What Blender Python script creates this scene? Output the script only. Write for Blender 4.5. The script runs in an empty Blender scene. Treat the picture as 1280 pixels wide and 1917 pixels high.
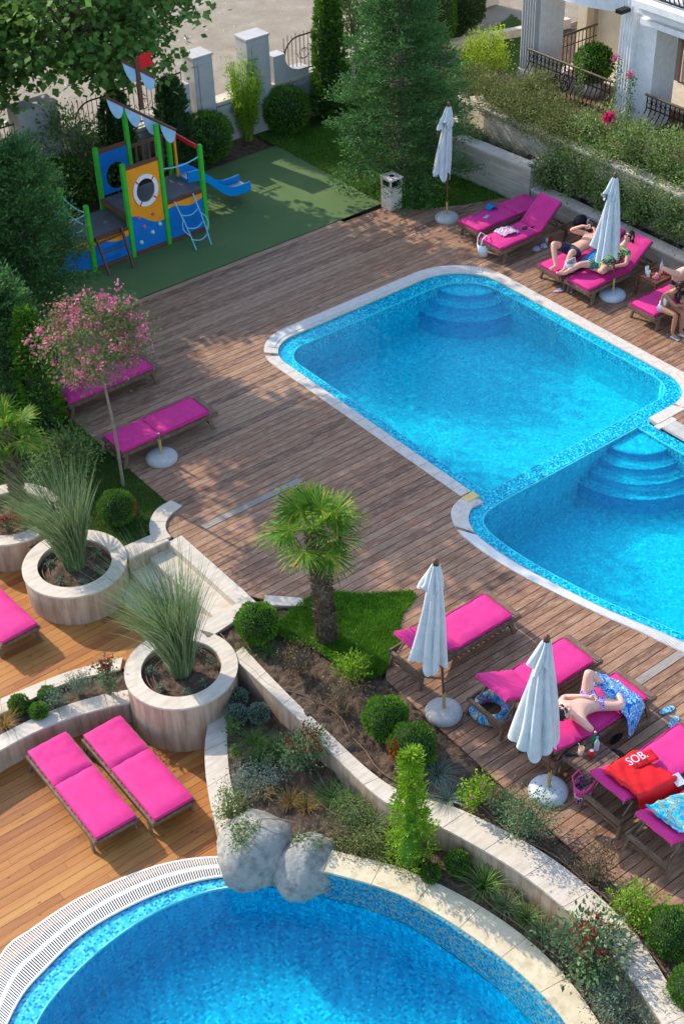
import bpy, bmesh, math, random
import numpy as np
from mathutils import Vector, Matrix, Euler, geometry
from math import radians as R, sin, cos, pi
rng = np.random.default_rng(7); random.seed(7)
S = bpy.context.scene
COL = S.collection
# ------------------------------------------------------------ camera
YAW = R(36.9266516)
def rotm(v):
    x, y, z = v
    return Vector((x*cos(YAW)+y*sin(YAW), -x*sin(YAW)+y*cos(YAW), z))
F0, PITCH, ROLL, CH = 2711.25, R(38.4826), R(-2.0631), 15.0
_f = Vector((0, cos(PITCH), -sin(PITCH))); _r = Vector((1, 0, 0)); _u = _r.cross(_f)
_r2 = _r*cos(ROLL)+_u*sin(ROLL); _u2 = -_r*sin(ROLL)+_u*cos(ROLL)
CR, CU, CF = rotm(_r2), rotm(_u2), rotm(_f)
cam = bpy.data.cameras.new('camera'); camo = bpy.data.objects.new('camera', cam); COL.objects.link(camo)
camo.matrix_world = Matrix(((CR.x, CU.x, -CF.x, 0), (CR.y, CU.y, -CF.y, 0), (CR.z, CU.z, -CF.z, CH), (0, 0, 0, 1)))
cam.sensor_fit = 'VERTICAL'; cam.sensor_height = 36; cam.sensor_width = 24; cam.lens = F0/1917*36
cam.clip_end = 600
S.camera = camo
# ------------------------------------------------------------ world, sun, exposure
SUN_EL, SUN_AZ = 33.0, 101.0     # azimuth counter-clockwise from +X, direction towards the sun
w = bpy.data.worlds.new('World'); S.world = w; w.use_nodes = True
nt = w.node_tree; bg = nt.nodes['Background']; sk = nt.nodes.new('ShaderNodeTexSky')
sk.sky_type = 'NISHITA'; sk.sun_disc = False; sk.sun_elevation = R(SUN_EL); sk.sun_rotation = R(90-SUN_AZ)
nt.links.new(sk.outputs[0], bg.inputs[0]); bg.inputs[1].default_value = 0.15
sl = bpy.data.lights.new('sun', 'SUN'); sl.energy = 2.15; sl.angle = R(0.5); sl.color = (1, .89, .73)
so = bpy.data.objects.new('sun', sl); COL.objects.link(so); so.location = (0, 0, 30)
sd = Vector((cos(R(SUN_AZ))*cos(R(SUN_EL)), sin(R(SUN_AZ))*cos(R(SUN_EL)), sin(R(SUN_EL))))
so.rotation_euler = sd.to_track_quat('Z', 'Y').to_euler()
S.view_settings.view_transform = 'Standard'; S.view_settings.look = 'None'
S.view_settings.exposure = 1.34; S.view_settings.gamma = 1
S.render.resolution_x = 683; S.render.resolution_y = 1024

def P(px, py, z=0.0):
    """ground point seen at photo pixel (px, py) on the plane of height z"""
    d = CF*F0 + CR*(px-640) - CU*(py-958.5)
    t = (z-CH)/d.z
    return Vector((d.x*t, d.y*t, z))
def P2(l, z=0.0): return [tuple(P(a, b, z)[:2]) for a, b in l]
# ------------------------------------------------------------ materials
MATS = {}
class NB:
    def __init__(s, name, rough=.6, spec=.3):
        s.m = bpy.data.materials.new(name); s.m.use_nodes = True; s.t = s.m.node_tree
        s.b = s.t.nodes['Principled BSDF']; s.b.inputs['Roughness'].default_value = rough
        s.b.inputs['Specular IOR Level'].default_value = spec; MATS[name] = s.m
        s.tc = s.n('ShaderNodeTexCoord'); s.co = s.tc.outputs['Object']
    def n(s, t, **k):
        o = s.t.nodes.new(t)
        for a, b in k.items(): setattr(o, a, b)
        return o
    def l(s, a, b): s.t.links.new(a, b)
    def map(s, sc=(1, 1, 1), co=None, rot=(0, 0, 0)):
        m = s.n('ShaderNodeMapping'); m.inputs['Scale'].default_value = sc; m.inputs['Rotation'].default_value = rot
        s.l(co or s.co, m.inputs[0]); return m.outputs[0]
    def noise(s, scale, co=None, detail=4, rough=.6):
        o = s.n('ShaderNodeTexNoise'); o.inputs['Scale'].default_value = scale; o.inputs['Detail'].default_value = detail
        o.inputs['Roughness'].default_value = rough; s.l(co or s.co, o.inputs['Vector']); return o.outputs['Fac']
    def ramp(s, f, stops, const=False):
        o = s.n('ShaderNodeValToRGB'); e = o.color_ramp.elements
        if const: o.color_ramp.interpolation = 'CONSTANT'
        while len(e) < len(stops): e.new(.5)
        for i, (p, c) in enumerate(stops):
            e[i].position = p; e[i].color = (c, c, c, 1) if isinstance(c, (int, float)) else (*c, 1)
        s.l(f, o.inputs[0]); return o.outputs[0]
    def mix(s, a, b, f, mode='MIX'):
        o = s.n('ShaderNodeMix', data_type='RGBA', blend_type=mode)
        for v, i in ((f, 0), (a, 6), (b, 7)):
            if isinstance(v, (int, float)): o.inputs[i].default_value = v
            elif isinstance(v, tuple): o.inputs[i].default_value = (*v, 1)
            else: s.l(v, o.inputs[i])
        return o.outputs[2]
    def math(s, op, a, b=0.0):
        o = s.n('ShaderNodeMath', operation=op)
        for v, i in ((a, 0), (b, 1)):
            if isinstance(v, (int, float)): o.inputs[i].default_value = v
            else: s.l(v, o.inputs[i])
        return o.outputs[0]
    def rnd(s): return s.n('ShaderNodeNewGeometry').outputs['Random Per Island']
    def orand(s): return s.n('ShaderNodeObjectInfo').outputs['Random']
    def bump(s, h, st=.3, d=.02):
        o = s.n('ShaderNodeBump'); o.inputs['Strength'].default_value = st; o.inputs['Distance'].default_value = d
        s.l(h, o.inputs['Height']); s.l(o.outputs[0], s.b.inputs['Normal'])
    def col(s, c):
        if isinstance(c, tuple): s.b.inputs['Base Color'].default_value = (*c, 1)
        else: s.l(c, s.b.inputs['Base Color'])
        return s.m
def plain(name, c, rough=.5, var=.25, scale=8, spec=.3, metal=0, bump=0):
    n = NB(name, rough, spec); f = n.noise(scale)
    d = tuple(x*(1-var) for x in c); h = tuple(min(1, x*(1+var)) for x in c)
    n.b.inputs['Metallic'].default_value = metal
    if bump: n.bump(n.noise(scale*3), bump)
    return n.col(n.ramp(f, [(.3, d), (.7, h)]))
def wood(name, tones, streak, grain=(2, 30, 30), rough=.65, weather=.5, knots=False):
    n = NB(name, rough, .3); r = n.rnd()
    base = n.ramp(r, [(i/(len(tones)-1), t) for i, t in enumerate(tones)])
    off = n.n('ShaderNodeVectorMath', operation='ADD'); n.l(n.map(grain), off.inputs[0])
    cx = n.n('ShaderNodeCombineXYZ'); n.l(n.math('MULTIPLY', r, 37.0), cx.inputs[0]); n.l(n.math('MULTIPLY', r, 91.0), cx.inputs[1]); n.l(cx.outputs[0], off.inputs[1])
    g = n.noise(1.0, off.outputs[0], 5, .65)
    c = n.mix(base, streak, n.ramp(g, [(.45, 0.0), (.72, weather)]))
    g2 = n.noise(2.3, off.outputs[0], 3); c = n.mix(c, tuple(.35*x for x in tones[0]), n.ramp(g2, [(.52, 0.0), (.75, .55)]))
    if knots:
        v = n.n('ShaderNodeTexVoronoi'); v.inputs['Scale'].default_value = 1.0; n.l(n.map((3.2, 7, 7)), v.inputs['Vector'])
        c = n.mix(c, tuple(.3*x for x in tones[0]), n.ramp(v.outputs['Distance'], [(.05, .85), (.11, 0.0)]))
    n.bump(g, .25, .004)
    return n.col(c)
wood('deck_wood', [(.21, .104, .060), (.29, .152, .087), (.15, .074, .045), (.36, .212, .130), (.25, .115, .064), (.30, .168, .100)], (.50, .335, .215), (3.5, 14, 14), .6, .7)
wood('grey_board', [(.25, .22, .19), (.29, .25, .21)], (.4, .37, .33), (3.5, 14, 14), .6, .5)
wood('orange_wood', [(.34, .125, .028), (.42, .175, .042), (.27, .085, .024), (.45, .21, .055), (.35, .115, .03)], (.50, .27, .09), (1.1, 20, 20), .45, .35, True)
wood('teak', [(.125, .07, .045), (.18, .11, .07), (.10, .055, .035)], (.32, .24, .17), (14, 14, 14), .55, .5)
wood('dark_wood', [(.10, .035, .02), (.15, .06, .035), (.08, .03, .02)], (.2, .1, .06), (10, 10, 10), .4, .4)
plain('dark_gap', (.025, .018, .014), .9)
def stone(name, c, d, sc, wv=.5, rough=.6):
    n = NB(name, rough, .25); g = n.noise(1.0, n.map(sc), 6, .65); k = n.noise(3.5)
    col = n.ramp(g, [(.32, d), (.55, c), (.8, tuple(min(1, x*1.12) for x in c))])
    col = n.mix(col, tuple(x*.72 for x in d), n.ramp(k, [(.5, 0.0), (.85, wv)])); n.bump(n.noise(14, None, 6, .7) if name == 'rock' else g, .8 if name == 'rock' else .15, .03 if name == 'rock' else .003)
    return n.col(col)
stone('travertine', (.62, .545, .45), (.50, .42, .33), (3, 16, 16))
stone('travertine_wall', (.50, .365, .26), (.31, .19, .12), (11, 11, .9), .45)
stone('block_wall', (.50, .44, .35), (.38, .32, .25), (2, 2, 9), .5)
stone('cream_coping', (.66, .57, .40), (.47, .39, .25), (7, 7, 7), .6)
stone('pale_coping', (.62, .56, .49), (.50, .44, .38), (9, 9, 9), .3)
stone('rock', (.34, .335, .30), (.17, .17, .16), (7, 7, 7), .7, .8)
stone('concrete', (.47, .46, .43), (.38, .37, .35), (22, 22, 22), .4, .8)
stone('render_wall', (.46, .45, .44), (.40, .39, .38), (2, 2, 2), .3, .8)
stone('cream_render', (.66, .56, .42), (.58, .48, .35), (2, 2, 2), .2, .8)
plain('grate_white', (.72, .70, .66), .4, .08)
plain('line_white', (.70, .80, .82), .4, .05)
plain('pale_grey_plastic', (.5, .55, .6), .4, .1)
def mosaic(name, cols, size=.025, patch=None, warp=0.0, big=0.0, rough=.15):
    n = NB(name, rough, .5); co = n.co
    if warp:
        nz = n.n('ShaderNodeTexNoise'); nz.inputs['Scale'].default_value = 3.2; nz.inputs['Detail'].default_value = 2; n.l(co, nz.inputs['Vector'])
        a = n.n('ShaderNodeVectorMath', operation='SCALE'); a.inputs['Scale'].default_value = warp; n.l(nz.outputs['Color'], a.inputs[0])
        b = n.n('ShaderNodeVectorMath', operation='ADD'); n.l(co, b.inputs[0]); n.l(a.outputs[0], b.inputs[1]); co = b.outputs[0]
    s = 1/size
    sc = n.n('ShaderNodeVectorMath', operation='MULTIPLY_ADD'); n.l(co, sc.inputs[0]); sc.inputs[1].default_value = (s, s, s); sc.inputs[2].default_value = (.37, .41, .43)
    fl = n.n('ShaderNodeVectorMath', operation='FLOOR'); n.l(sc.outputs[0], fl.inputs[0])
    wn = n.n('ShaderNodeTexWhiteNoise', noise_dimensions='3D'); n.l(fl.outputs[0], wn.inputs['Vector'])
    k = len(cols); c = n.ramp(wn.outputs['Value'], [(sum(x[1] for x in cols[:i])/sum(x[1] for x in cols), x[0]) for i, x in enumerate(cols)], True)
    if big:
        g = n.noise(1.0, n.map((5, 5, 5), co), 3)
        c = n.mix(c, cols[-1][0], n.ramp(g, [(.45, 0.0), (.7, big)]))
    return n.col(c)
LC = [((.0, .26, .47), 3), ((.03, .46, .62), 4), ((.12, .60, .70), 2), ((.50, .80, .82), 2)]
mosaic('pool_ledge', LC, .03)
mosaic('pool_floor_caustic', [((.0, .39, .57), 3), ((.0, .49, .65), 3), ((.0, .60, .72), 2.4), ((.03, .72, .80), 1)], .045, warp=.12, big=.4)  # lighter noise patches painted in as caustic light; tiles warped like rippled water
mosaic('blue_floor', [((.0, .38, .62), 3), ((.0, .45, .70), 3), ((.03, .66, .85), 1.6), ((.0, .23, .48), 1.6)], .04, warp=.10, big=.0)
mosaic('blue_ledge', [((.02, .42, .70), 4), ((.05, .52, .74), 3), ((.0, .20, .46), 2), ((.10, .60, .78), 2)], .03)
mosaic('step_riser_tile', [((.0, .30, .56), 3), ((.0, .36, .62), 3), ((.0, .46, .70), 1)], .03)
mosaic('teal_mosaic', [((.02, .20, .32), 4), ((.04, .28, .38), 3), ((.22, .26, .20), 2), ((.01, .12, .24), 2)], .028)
def water(name, tint, bs=.6, sc=7.0):
    m = bpy.data.materials.new(name); m.use_nodes = True; t = m.node_tree; t.nodes.clear(); MATS[name] = m
    o = t.nodes.new('ShaderNodeOutputMaterial'); tr = t.nodes.new('ShaderNodeBsdfTransparent'); gl = t.nodes.new('ShaderNodeBsdfGlossy')
    tr.inputs[0].default_value = (*tint, 1); gl.inputs['Roughness'].default_value = .03
    mx = t.nodes.new('ShaderNodeMixShader'); fr = t.nodes.new('ShaderNodeLayerWeight'); fr.inputs[0].default_value = .5; pw = t.nodes.new('ShaderNodeMath'); pw.operation = 'POWER'; pw.inputs[1].default_value = 5; ad = t.nodes.new('ShaderNodeMath'); ad.operation = 'MULTIPLY_ADD'; ad.inputs[1].default_value = .6; ad.inputs[2].default_value = .015
    tc = t.nodes.new('ShaderNodeTexCoord'); n1 = t.nodes.new('ShaderNodeTexNoise'); n1.inputs['Scale'].default_value = sc; n1.inputs['Detail'].default_value = 3
    n1.inputs['Distortion'].default_value = .6
    b = t.nodes.new('ShaderNodeBump'); b.inputs['Strength'].default_value = bs; b.inputs['Distance'].default_value = .03
    L = t.links.new; L(tc.outputs['Object'], n1.inputs['Vector']); L(n1.outputs['Fac'], b.inputs['Height'])
    L(b.outputs[0], fr.inputs['Normal']); L(b.outputs[0], gl.inputs['Normal'])
    L(fr.outputs['Facing'], pw.inputs[0]); L(pw.outputs[0], ad.inputs[0]); L(ad.outputs[0], mx.inputs[0]); rf = t.nodes.new('ShaderNodeBsdfRefraction'); rf.inputs['IOR'].default_value = 1.18; rf.inputs['Roughness'].default_value = .0; rf.inputs[0].default_value = (*tint, 1); m0 = t.nodes.new('ShaderNodeMixShader'); m0.inputs[0].default_value = .30; b2 = t.nodes.new('ShaderNodeBump'); b2.inputs['Strength'].default_value = 1.0; b2.inputs['Distance'].default_value = .025; L(n1.outputs['Fac'], b2.inputs['Height']); L(b2.outputs[0], rf.inputs['Normal']); L(tr.outputs[0], m0.inputs[1]); L(rf.outputs[0], m0.inputs[2]); L(m0.outputs[0], mx.inputs[1]); L(gl.outputs[0], mx.inputs[2]); L(mx.outputs[0], o.inputs[0])
water('pool_water', (.28, .94, .98)); water('blue_water', (.40, .97, .98))
def soil(name, a, b):
    n = NB(name, .95, .1); g = n.noise(9, None, 8, .75); h = n.noise(45, None, 4)
    c = n.ramp(g, [(.35, a), (.6, b), (.75, tuple(x*1.5 for x in b))]); n.bump(h, .8, .03); return n.col(c)
soil('soil', (.06, .040, .028), (.15, .105, .075))
def grassm(name, a, b, c):
    n = NB(name, .9, .1); g = n.noise(1.3, None, 5); h = n.noise(60, None, 3)
    col = n.ramp(g, [(.3, a), (.55, b), (.8, c)]); col = n.mix(col, tuple(x*.5 for x in a), n.ramp(h, [(.4, .6), (.65, 0.0)])); n.bump(h, .8, .03); return n.col(col)
grassm('lawn', (.045, .085, .015), (.07, .125, .02), (.12, .14, .045))
grassm('gravel_lot', (.33, .27, .20), (.42, .36, .28), (.56, .50, .41))
n = NB('rubber_green', .9, .15); g = n.noise(90, None, 2); g2 = n.noise(1.0, None, 4)
n.col(n.mix(n.ramp(g, [(.35, (.075, .125, .045)), (.65, (.12, .195, .07))]), (.18, .20, .09), n.ramp(g2, [(.45, 0.0), (.8, .4)])))
for nm, c in dict(cushion=(.62, .030, .215), cushion_edge=(.55, .008, .17), play_blue=(.0, .16, .50), play_orange=(.85, .30, .01), play_green=(.04, .42, .03),
                  play_pale=(.33, .52, .70), play_red=(.62, .01, .015), play_brown=(.13, .05, .03), play_yellow=(.8, .33, .01), rubber_grey=(.10, .105, .12),
                  rope=(.22, .50, .66), slide_blue=(.0, .24, .62), hold_pink=(.7, .12, .2), hold_green=(.55, .7, .5), white_paint=(.75, .75, .76),
                  canvas=(.52, .55, .57), iron=(.014, .012, .011), gold=(.10, .07, .04), steel=(.45, .45, .45), hair=(.02, .013, .01),
                  black_cloth=(.015, .015, .02), navy=(.02, .03, .075), white_cloth=(.7, .72, .78), red_towel=(.68, .008, .012), glassy=(.75, .85, .9),
                  orange_juice=(.9, .35, .0), red_can=(.6, .01, .015), green_glass=(.01, .16, .05), curtain=(.42, .40, .38), door_glass=(.10, .11, .12),
                  grey_bin=(.58, .52, .44), yellow_stone=(.72, .50, .18), hose=(.16, .09, .06), brass=(.45, .33, .12), awning=(.05, .02, .02), blue_cloth=(.0, .17, .42),
                  silver=(.5, .5, .52), pink_cloth=(.75, .05, .25), grey_paint=(.36, .40, .47), redtiles=(.16, .09, .06)).items():
    plain(nm, c, dict(steel=.35, cushion=.8, canvas=.85, iron=.4, slide_blue=.25, gold=.35, brass=.3).get(nm, .55), .10, 6, metal=1 if nm in ('steel', 'silver') else 0)
def leafm(name, a, b, tr=.35, c=None):
    n = NB(name, .6, .12); r = n.rnd(); g = n.noise(2.0)
    stops = [(.1, a), (.75, b)] + ([(.9, c)] if c else [])
    col = n.mix(n.ramp(r, stops), tuple(x*.72 for x in a), n.ramp(g, [(.4, .55), (.62, 0.0)])); n.col(col)
    t = n.n('ShaderNodeBsdfTranslucent'); n.l(col, t.inputs[0]); mx = n.n('ShaderNodeMixShader'); mx.inputs[0].default_value = tr
    n.l(n.b.outputs[0], mx.inputs[1]); n.l(t.outputs[0], mx.inputs[2]); n.l(mx.outputs[0], n.t.nodes['Material Output'].inputs[0])
leafm('leaf_plane', (.09, .20, .045), (.20, .36, .08), .35, (.16, .24, .04))
leafm('leaf_conifer', (.06, .155, .045), (.14, .30, .08), .2)
leafm('leaf_dark', (.04, .095, .028), (.08, .16, .045), .2)
leafm('leaf_thuja', (.06, .17, .018), (.15, .30, .035), .25)
leafm('leaf_box', (.07, .20, .015), (.19, .40, .035), .25)
leafm('leaf_lime', (0.135, 0.297, 0.0203), (0.351, 0.513, 0.0405), .35)
leafm('leaf_yellow', (.24, .38, .02), (.46, .55, .05), .35)
leafm('leaf_bush', (.09, .17, .035), (.20, .30, .08), .3, (.26, .30, .14))
leafm('leaf_juniper', (.13, .17, .045), (.28, .30, .10), .25, (.27, .26, .11))
leafm('leaf_cypress', (.14, .30, .015), (.33, .50, .04), .35); leafm('leaf_silver', (.15, .22, .16), (.32, .40, .32), .2)
leafm('leaf_lav', (.12, .18, .12), (.27, .33, .22), .25)
leafm('leaf_bronze', (.11, .06, .035), (.17, .15, .06), .3, (.30, .26, .14))
leafm('leaf_hedge', (.15, .24, .055), (.30, .40, .12), .3, (.42, .46, .26)); leafm('leaf_red', (.25, .02, .02), (.45, .06, .04), .3)
leafm('leaf_rust', (.35, .07, .02), (.45, .13, .04), .2)
leafm('leaf_photinia', (.09, .18, .075), (.22, .32, .15), .25, (.24, .32, .14))
leafm('flower_pink', (.58, .10, .24), (.80, .28, .42), .35); leafm('leaf_myrtle', (.09, .15, .04), (.22, .28, .08), .3, (.36, .22, .13))
leafm('flower_hot', (.62, .02, .13), (.75, .05, .2), .35)
leafm('blade_green', (0.081, 0.203, 0.0338), (0.203, 0.365, 0.0675), .3, (.35, .37, .16))
leafm('blade_pale', (.13, .23, .075), (.32, .42, .20), .3, (.42, .42, .27))
leafm('blade_straw', (.38, .22, .05), (.50, .38, .12), .3)
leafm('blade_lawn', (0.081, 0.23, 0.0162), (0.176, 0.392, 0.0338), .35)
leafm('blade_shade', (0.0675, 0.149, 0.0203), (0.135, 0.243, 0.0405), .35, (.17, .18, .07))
leafm('palm_leaf', (0.0675, 0.189, 0.0162), (0.189, 0.365, 0.0405), .35, (.38, .36, .05))
leafm('bark_fibre', (.11, .08, .055), (.24, .18, .12), .1)
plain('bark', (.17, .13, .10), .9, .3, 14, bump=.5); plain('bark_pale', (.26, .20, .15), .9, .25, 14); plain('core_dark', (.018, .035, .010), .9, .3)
MATS['glassy'].node_tree.nodes['Principled BSDF'].inputs['Alpha'].default_value = .4
def skinm(name, c):
    n = NB(name, .5, .3); n.b.inputs['Subsurface Weight'].default_value = .08; n.col(n.ramp(n.noise(7), [(.3, tuple(x*.88 for x in c)), (.7, c)]))
skinm('skin_light', (.66, .36, .26)); skinm('skin_tan', (.42, .19, .11)); skinm('skin_fair', (.72, .44, .34))
def patchy(name, cols, scale=14, rough=.8, warp=1.5):
    n = NB(name, rough, .2); g = n.n('ShaderNodeTexNoise'); g.inputs['Scale'].default_value = scale; g.inputs['Detail'].default_value = 1; g.inputs['Distortion'].default_value = warp
    n.l(n.co, g.inputs['Vector']); k = len(cols)
    n.col(n.ramp(g.outputs['Fac'], [(.3+.42*i/k, c) for i, c in enumerate(cols)], True))
patchy('towel_floral', [(.02, .12, .5), (.0, .35, .72), (.55, .72, .85), (.03, .2, .62), (.2, .15, .5), (.35, .6, .25), (.0, .3, .7)], 9)
patchy('towel_blue', [(.0, .3, .65), (.0, .42, .75), (.35, .35, .12), (.0, .3, .62), (.3, .65, .8)], 7)
patchy('shorts_floral', [(.12, .03, .3), (.6, .5, .75), (.25, .08, .4), (.7, .66, .8), (.1, .05, .3)], 22)
patchy('beach_bits', [(.6, .03, .05), (.75, .7, .7), (.15, .3, .6), (.7, .1, .15), (.8, .75, .7)], 16)
patchy('bag_pink', [(.78, .06, .32), (.8, .6, .65), (.03, .04, .15), (.75, .05, .3)], 12)
patchy('flop_blue', [(.0, .2, .5), (.3, .7, .8), (.0, .1, .35), (.5, .8, .85)], 30)
patchy('flop_pink', [(.75, .06, .25), (.1, .6, .6), (.75, .15, .4), (.2, .65, .65)], 14)
patchy('ring_blue', [(.0, .2, .55), (.02, .3, .65), (.5, .45, .2), (.0, .15, .5), (.3, .15, .4)], 9)
n = NB('dress', .8, .2); ck = n.n('ShaderNodeTexVoronoi'); ck.inputs['Scale'].default_value = 22; ck.inputs['Randomness'].default_value = .0; n.l(n.co, ck.inputs['Vector'])
n.col(n.mix(n.ramp(ck.outputs['Distance'], [(0, (.33, .42, .03)), (.42, (.33, .42, .03)), (.46, (.01, .03, .10))], True), (.0, .25, .25), n.ramp(n.noise(3), [(.5, 0.0), (.55, .6)])))
M = MATS
# ------------------------------------------------------------ mesh helpers
class MB:
    def __init__(s): s.v = []; s.f = []; s.sm = []
    def add(s, vs, fs, smooth=False):
        b = len(s.v); s.v += [tuple(p) for p in vs]; s.f += [tuple(i+b for i in f) for f in fs]; s.sm += [smooth]*len(fs); return s
    def box(s, c, d, rot=None, bev=0):
        h = [x/2 for x in d]; c = Vector(c); m = Euler(rot).to_matrix() if rot else None
        if bev:
            b = min(bev, min(h)*.9); bm = bmesh.new(); bmesh.ops.create_cube(bm, size=1)
            for q in bm.verts: q.co = Vector((q.co.x*d[0], q.co.y*d[1], q.co.z*d[2]))
            bmesh.ops.bevel(bm, geom=bm.edges[:], offset=b, segments=2, affect='EDGES'); bm.verts.index_update()
            vs = [((m @ q.co) if m else q.co)+c for q in bm.verts]; fs = [[q.index for q in f.verts] for f in bm.faces]; bm.free()
            return s.add(vs, fs, bev > .02)
        vs = [Vector((x*h[0], y*h[1], z*h[2])) for x in (-1, 1) for y in (-1, 1) for z in (-1, 1)]
        vs = [((m @ q) if m else q)+c for q in vs]
        return s.add(vs, [(0, 1, 3, 2), (4, 6, 7, 5), (0, 4, 5, 1), (2, 3, 7, 6), (0, 2, 6, 4), (1, 5, 7, 3)])
    def bar(s, a, b, wd, ht, up=(0, 0, 1)):
        a = Vector(a); b = Vector(b); d = b-a; L = d.length; d.normalize(); u = Vector(up)
        if abs(d.dot(u)) > .98: u = Vector((0, 1, 0))
        x = d.cross(u).normalized(); y = x.cross(d)
        vs = [p+x*sx*wd/2+y*sy*ht/2 for p in (a, b) for sx in (-1, 1) for sy in (-1, 1)]
        return s.add(vs, [(0, 1, 3, 2), (4, 6, 7, 5), (0, 4, 5, 1), (2, 3, 7, 6), (0, 2, 6, 4), (1, 5, 7, 3)])
    def tube(s, pts, r, n=8, cap=True):
        pts = [Vector(p) for p in pts]; k = len(pts); rs = r if isinstance(r, (list, tuple)) else [r]*k
        vs = []; ref = Vector((0, 0, 1)); px = None
        for i, p in enumerate(pts):
            d = (pts[min(i+1, k-1)]-pts[max(i-1, 0)]).normalized()
            x = d.cross(ref if abs(d.dot(ref)) < .95 else Vector((0, 1, 0))) if px is None else (px - d*px.dot(d))
            x.normalize(); px = x; y = d.cross(x)
            vs += [p+(x*cos(2*pi*j/n)+y*sin(2*pi*j/n))*rs[i] for j in range(n)]
        fs = [(i*n+j, i*n+(j+1) % n, (i+1)*n+(j+1) % n, (i+1)*n+j) for i in range(k-1) for j in range(n)]
        s.add(vs, fs, True)
        if cap: s.add(vs[:n], [tuple(range(n))[::-1]]); s.add(vs[-n:], [tuple(range(n))])
        return s
    def lathe(s, prof, c=(0, 0, 0), n=24, smooth=True, sy=1.0):
        vs = [(c[0]+r*cos(2*pi*j/n), c[1]+r*sin(2*pi*j/n)*sy, c[2]+z) for r, z in prof for j in range(n)]
        fs = [(i*n+j, i*n+(j+1) % n, (i+1)*n+(j+1) % n, (i+1)*n+j) for i in range(len(prof)-1) for j in range(n)]
        return s.add(vs, fs, smooth)
    def prism(s, poly, z0, z1, bottom=True):
        n = len(poly); tri = geometry.tessellate_polygon([[Vector((p[0], p[1], 0)) for p in poly]])
        s.add([(p[0], p[1], z1) for p in poly], [t for t in tri])
        if bottom: s.add([(p[0], p[1], z0) for p in poly], [t[::-1] for t in tri])
        vs = [(p[0], p[1], z) for p in poly for z in (z0, z1)]
        return s.add(vs, [(2*i, 2*((i+1) % n), 2*((i+1) % n)+1, 2*i+1) for i in range(n)])
    def sheet(s, poly, z, holes=()):
        ls = [[Vector((p[0], p[1], 0)) for p in q] for q in [poly]+list(holes)]
        return s.add([(p.x, p.y, z) for q in ls for p in q], geometry.tessellate_polygon(ls))
    def strip(s, A, B, z0, z1, closed=False):
        """solid band between the outlines A and B (same count), top z1, bottom z0"""
        n = len(A); vs = []
        for a, b in zip(A, B): vs += [(a[0], a[1], z0), (a[0], a[1], z1), (b[0], b[1], z1), (b[0], b[1], z0)]
        fs = []; k = n if closed else n-1
        for i in range(k):
            p = 4*i; q = 4*((i+1) % n)
            for e in range(4): fs.append((p+e, p+(e+1) % 4, q+(e+1) % 4, q+e))
        if not closed: fs += [(0, 1, 2, 3), (4*n-1, 4*n-2, 4*n-3, 4*n-4)]
        return s.add(vs, fs)
    def skin(s, A, B, za, zb, closed=False):
        n = len(A); vs = [(a[0], a[1], za) for a in A]+[(b[0], b[1], zb) for b in B]; k = n if closed else n-1
        return s.add(vs, [(i, (i+1) % n, n+(i+1) % n, n+i) for i in range(k)])
    def build(s, name, mat, parent=None, world=False, kind=None, up=False):
        me = bpy.data.meshes.new(name); me.from_pydata(s.v, [], s.f); me.materials.append(M[mat])
        me.polygons.foreach_set('use_smooth', s.sm)
        bm = bmesh.new(); bm.from_mesh(me); bmesh.ops.recalc_face_normals(bm, faces=bm.faces[:])
        if up:
            bm.normal_update(); bmesh.ops.reverse_faces(bm, faces=[f for f in bm.faces if f.normal.z < 0])
        bm.to_mesh(me); bm.free()
        return link(name, me, parent, world, kind)
def link(name, me, parent=None, world=False, kind=None):
    o = bpy.data.objects.new(name, me); COL.objects.link(o)
    if parent is not None:
        o.parent = parent
        if world:
            q = Vector(parent.location)
            if parent.parent is not None: q = q+Vector(parent.parent.location)
            o.location = -q
    if kind: o['kind'] = kind
    return o
def T(name, label, cat, loc=(0, 0, 0), rz=0, group=None):
    o = bpy.data.objects.new(name, None); COL.objects.link(o); o.empty_display_size = .1
    o.location = loc; o.rotation_euler = (0, 0, rz); return tag(o, label, cat, group)
def tag(o, label, cat, group=None):
    o['label'] = label; o['category'] = cat
    if group: o['group'] = group
    return o
def recenter(o, loc):
    """give a one-mesh thing its origin at its base"""
    loc = Vector(loc); o.data.transform(Matrix.Translation(-loc)); o.location = loc; return o
def kids(o): return [c for c in bpy.data.objects if c.parent == o]
def clone(o, loc, rz, label, parent=None):
    c = o.copy(); COL.objects.link(c)
    if parent is None: c.location = loc; c.rotation_euler = (0, 0, rz); c['label'] = label
    else: c.parent = parent
    for k in kids(o): clone(k, None, None, None, c)
    return c
def spl(pts, n=40, closed=False):
    """Catmull-Rom through pts, resampled evenly to n points"""
    p = [np.array(q[:2], float) for q in pts]; k = len(p); out = []
    for i in range(k if closed else k-1):
        a = p[(i-1) % k] if closed or i > 0 else 2*p[0]-p[1]; b = p[i]; c = p[(i+1) % k]
        d = p[(i+2) % k] if closed or i < k-2 else 2*p[-1]-p[-2]
        for t in np.arange(0, 1, .05):
            out.append(.5*((2*b)+(c-a)*t+(2*a-5*b+4*c-d)*t*t+(3*b-a-3*c+d)*t**3))
    out.append(p[0] if closed else p[-1]); out = np.array(out)
    L = np.r_[0, np.cumsum(np.linalg.norm(np.diff(out, axis=0), axis=1))]; u = np.linspace(0, L[-1], n+1 if closed else n)
    r = np.c_[np.interp(u, L, out[:, 0]), np.interp(u, L, out[:, 1])]
    return [tuple(q) for q in (r[:-1] if closed else r)]
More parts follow.
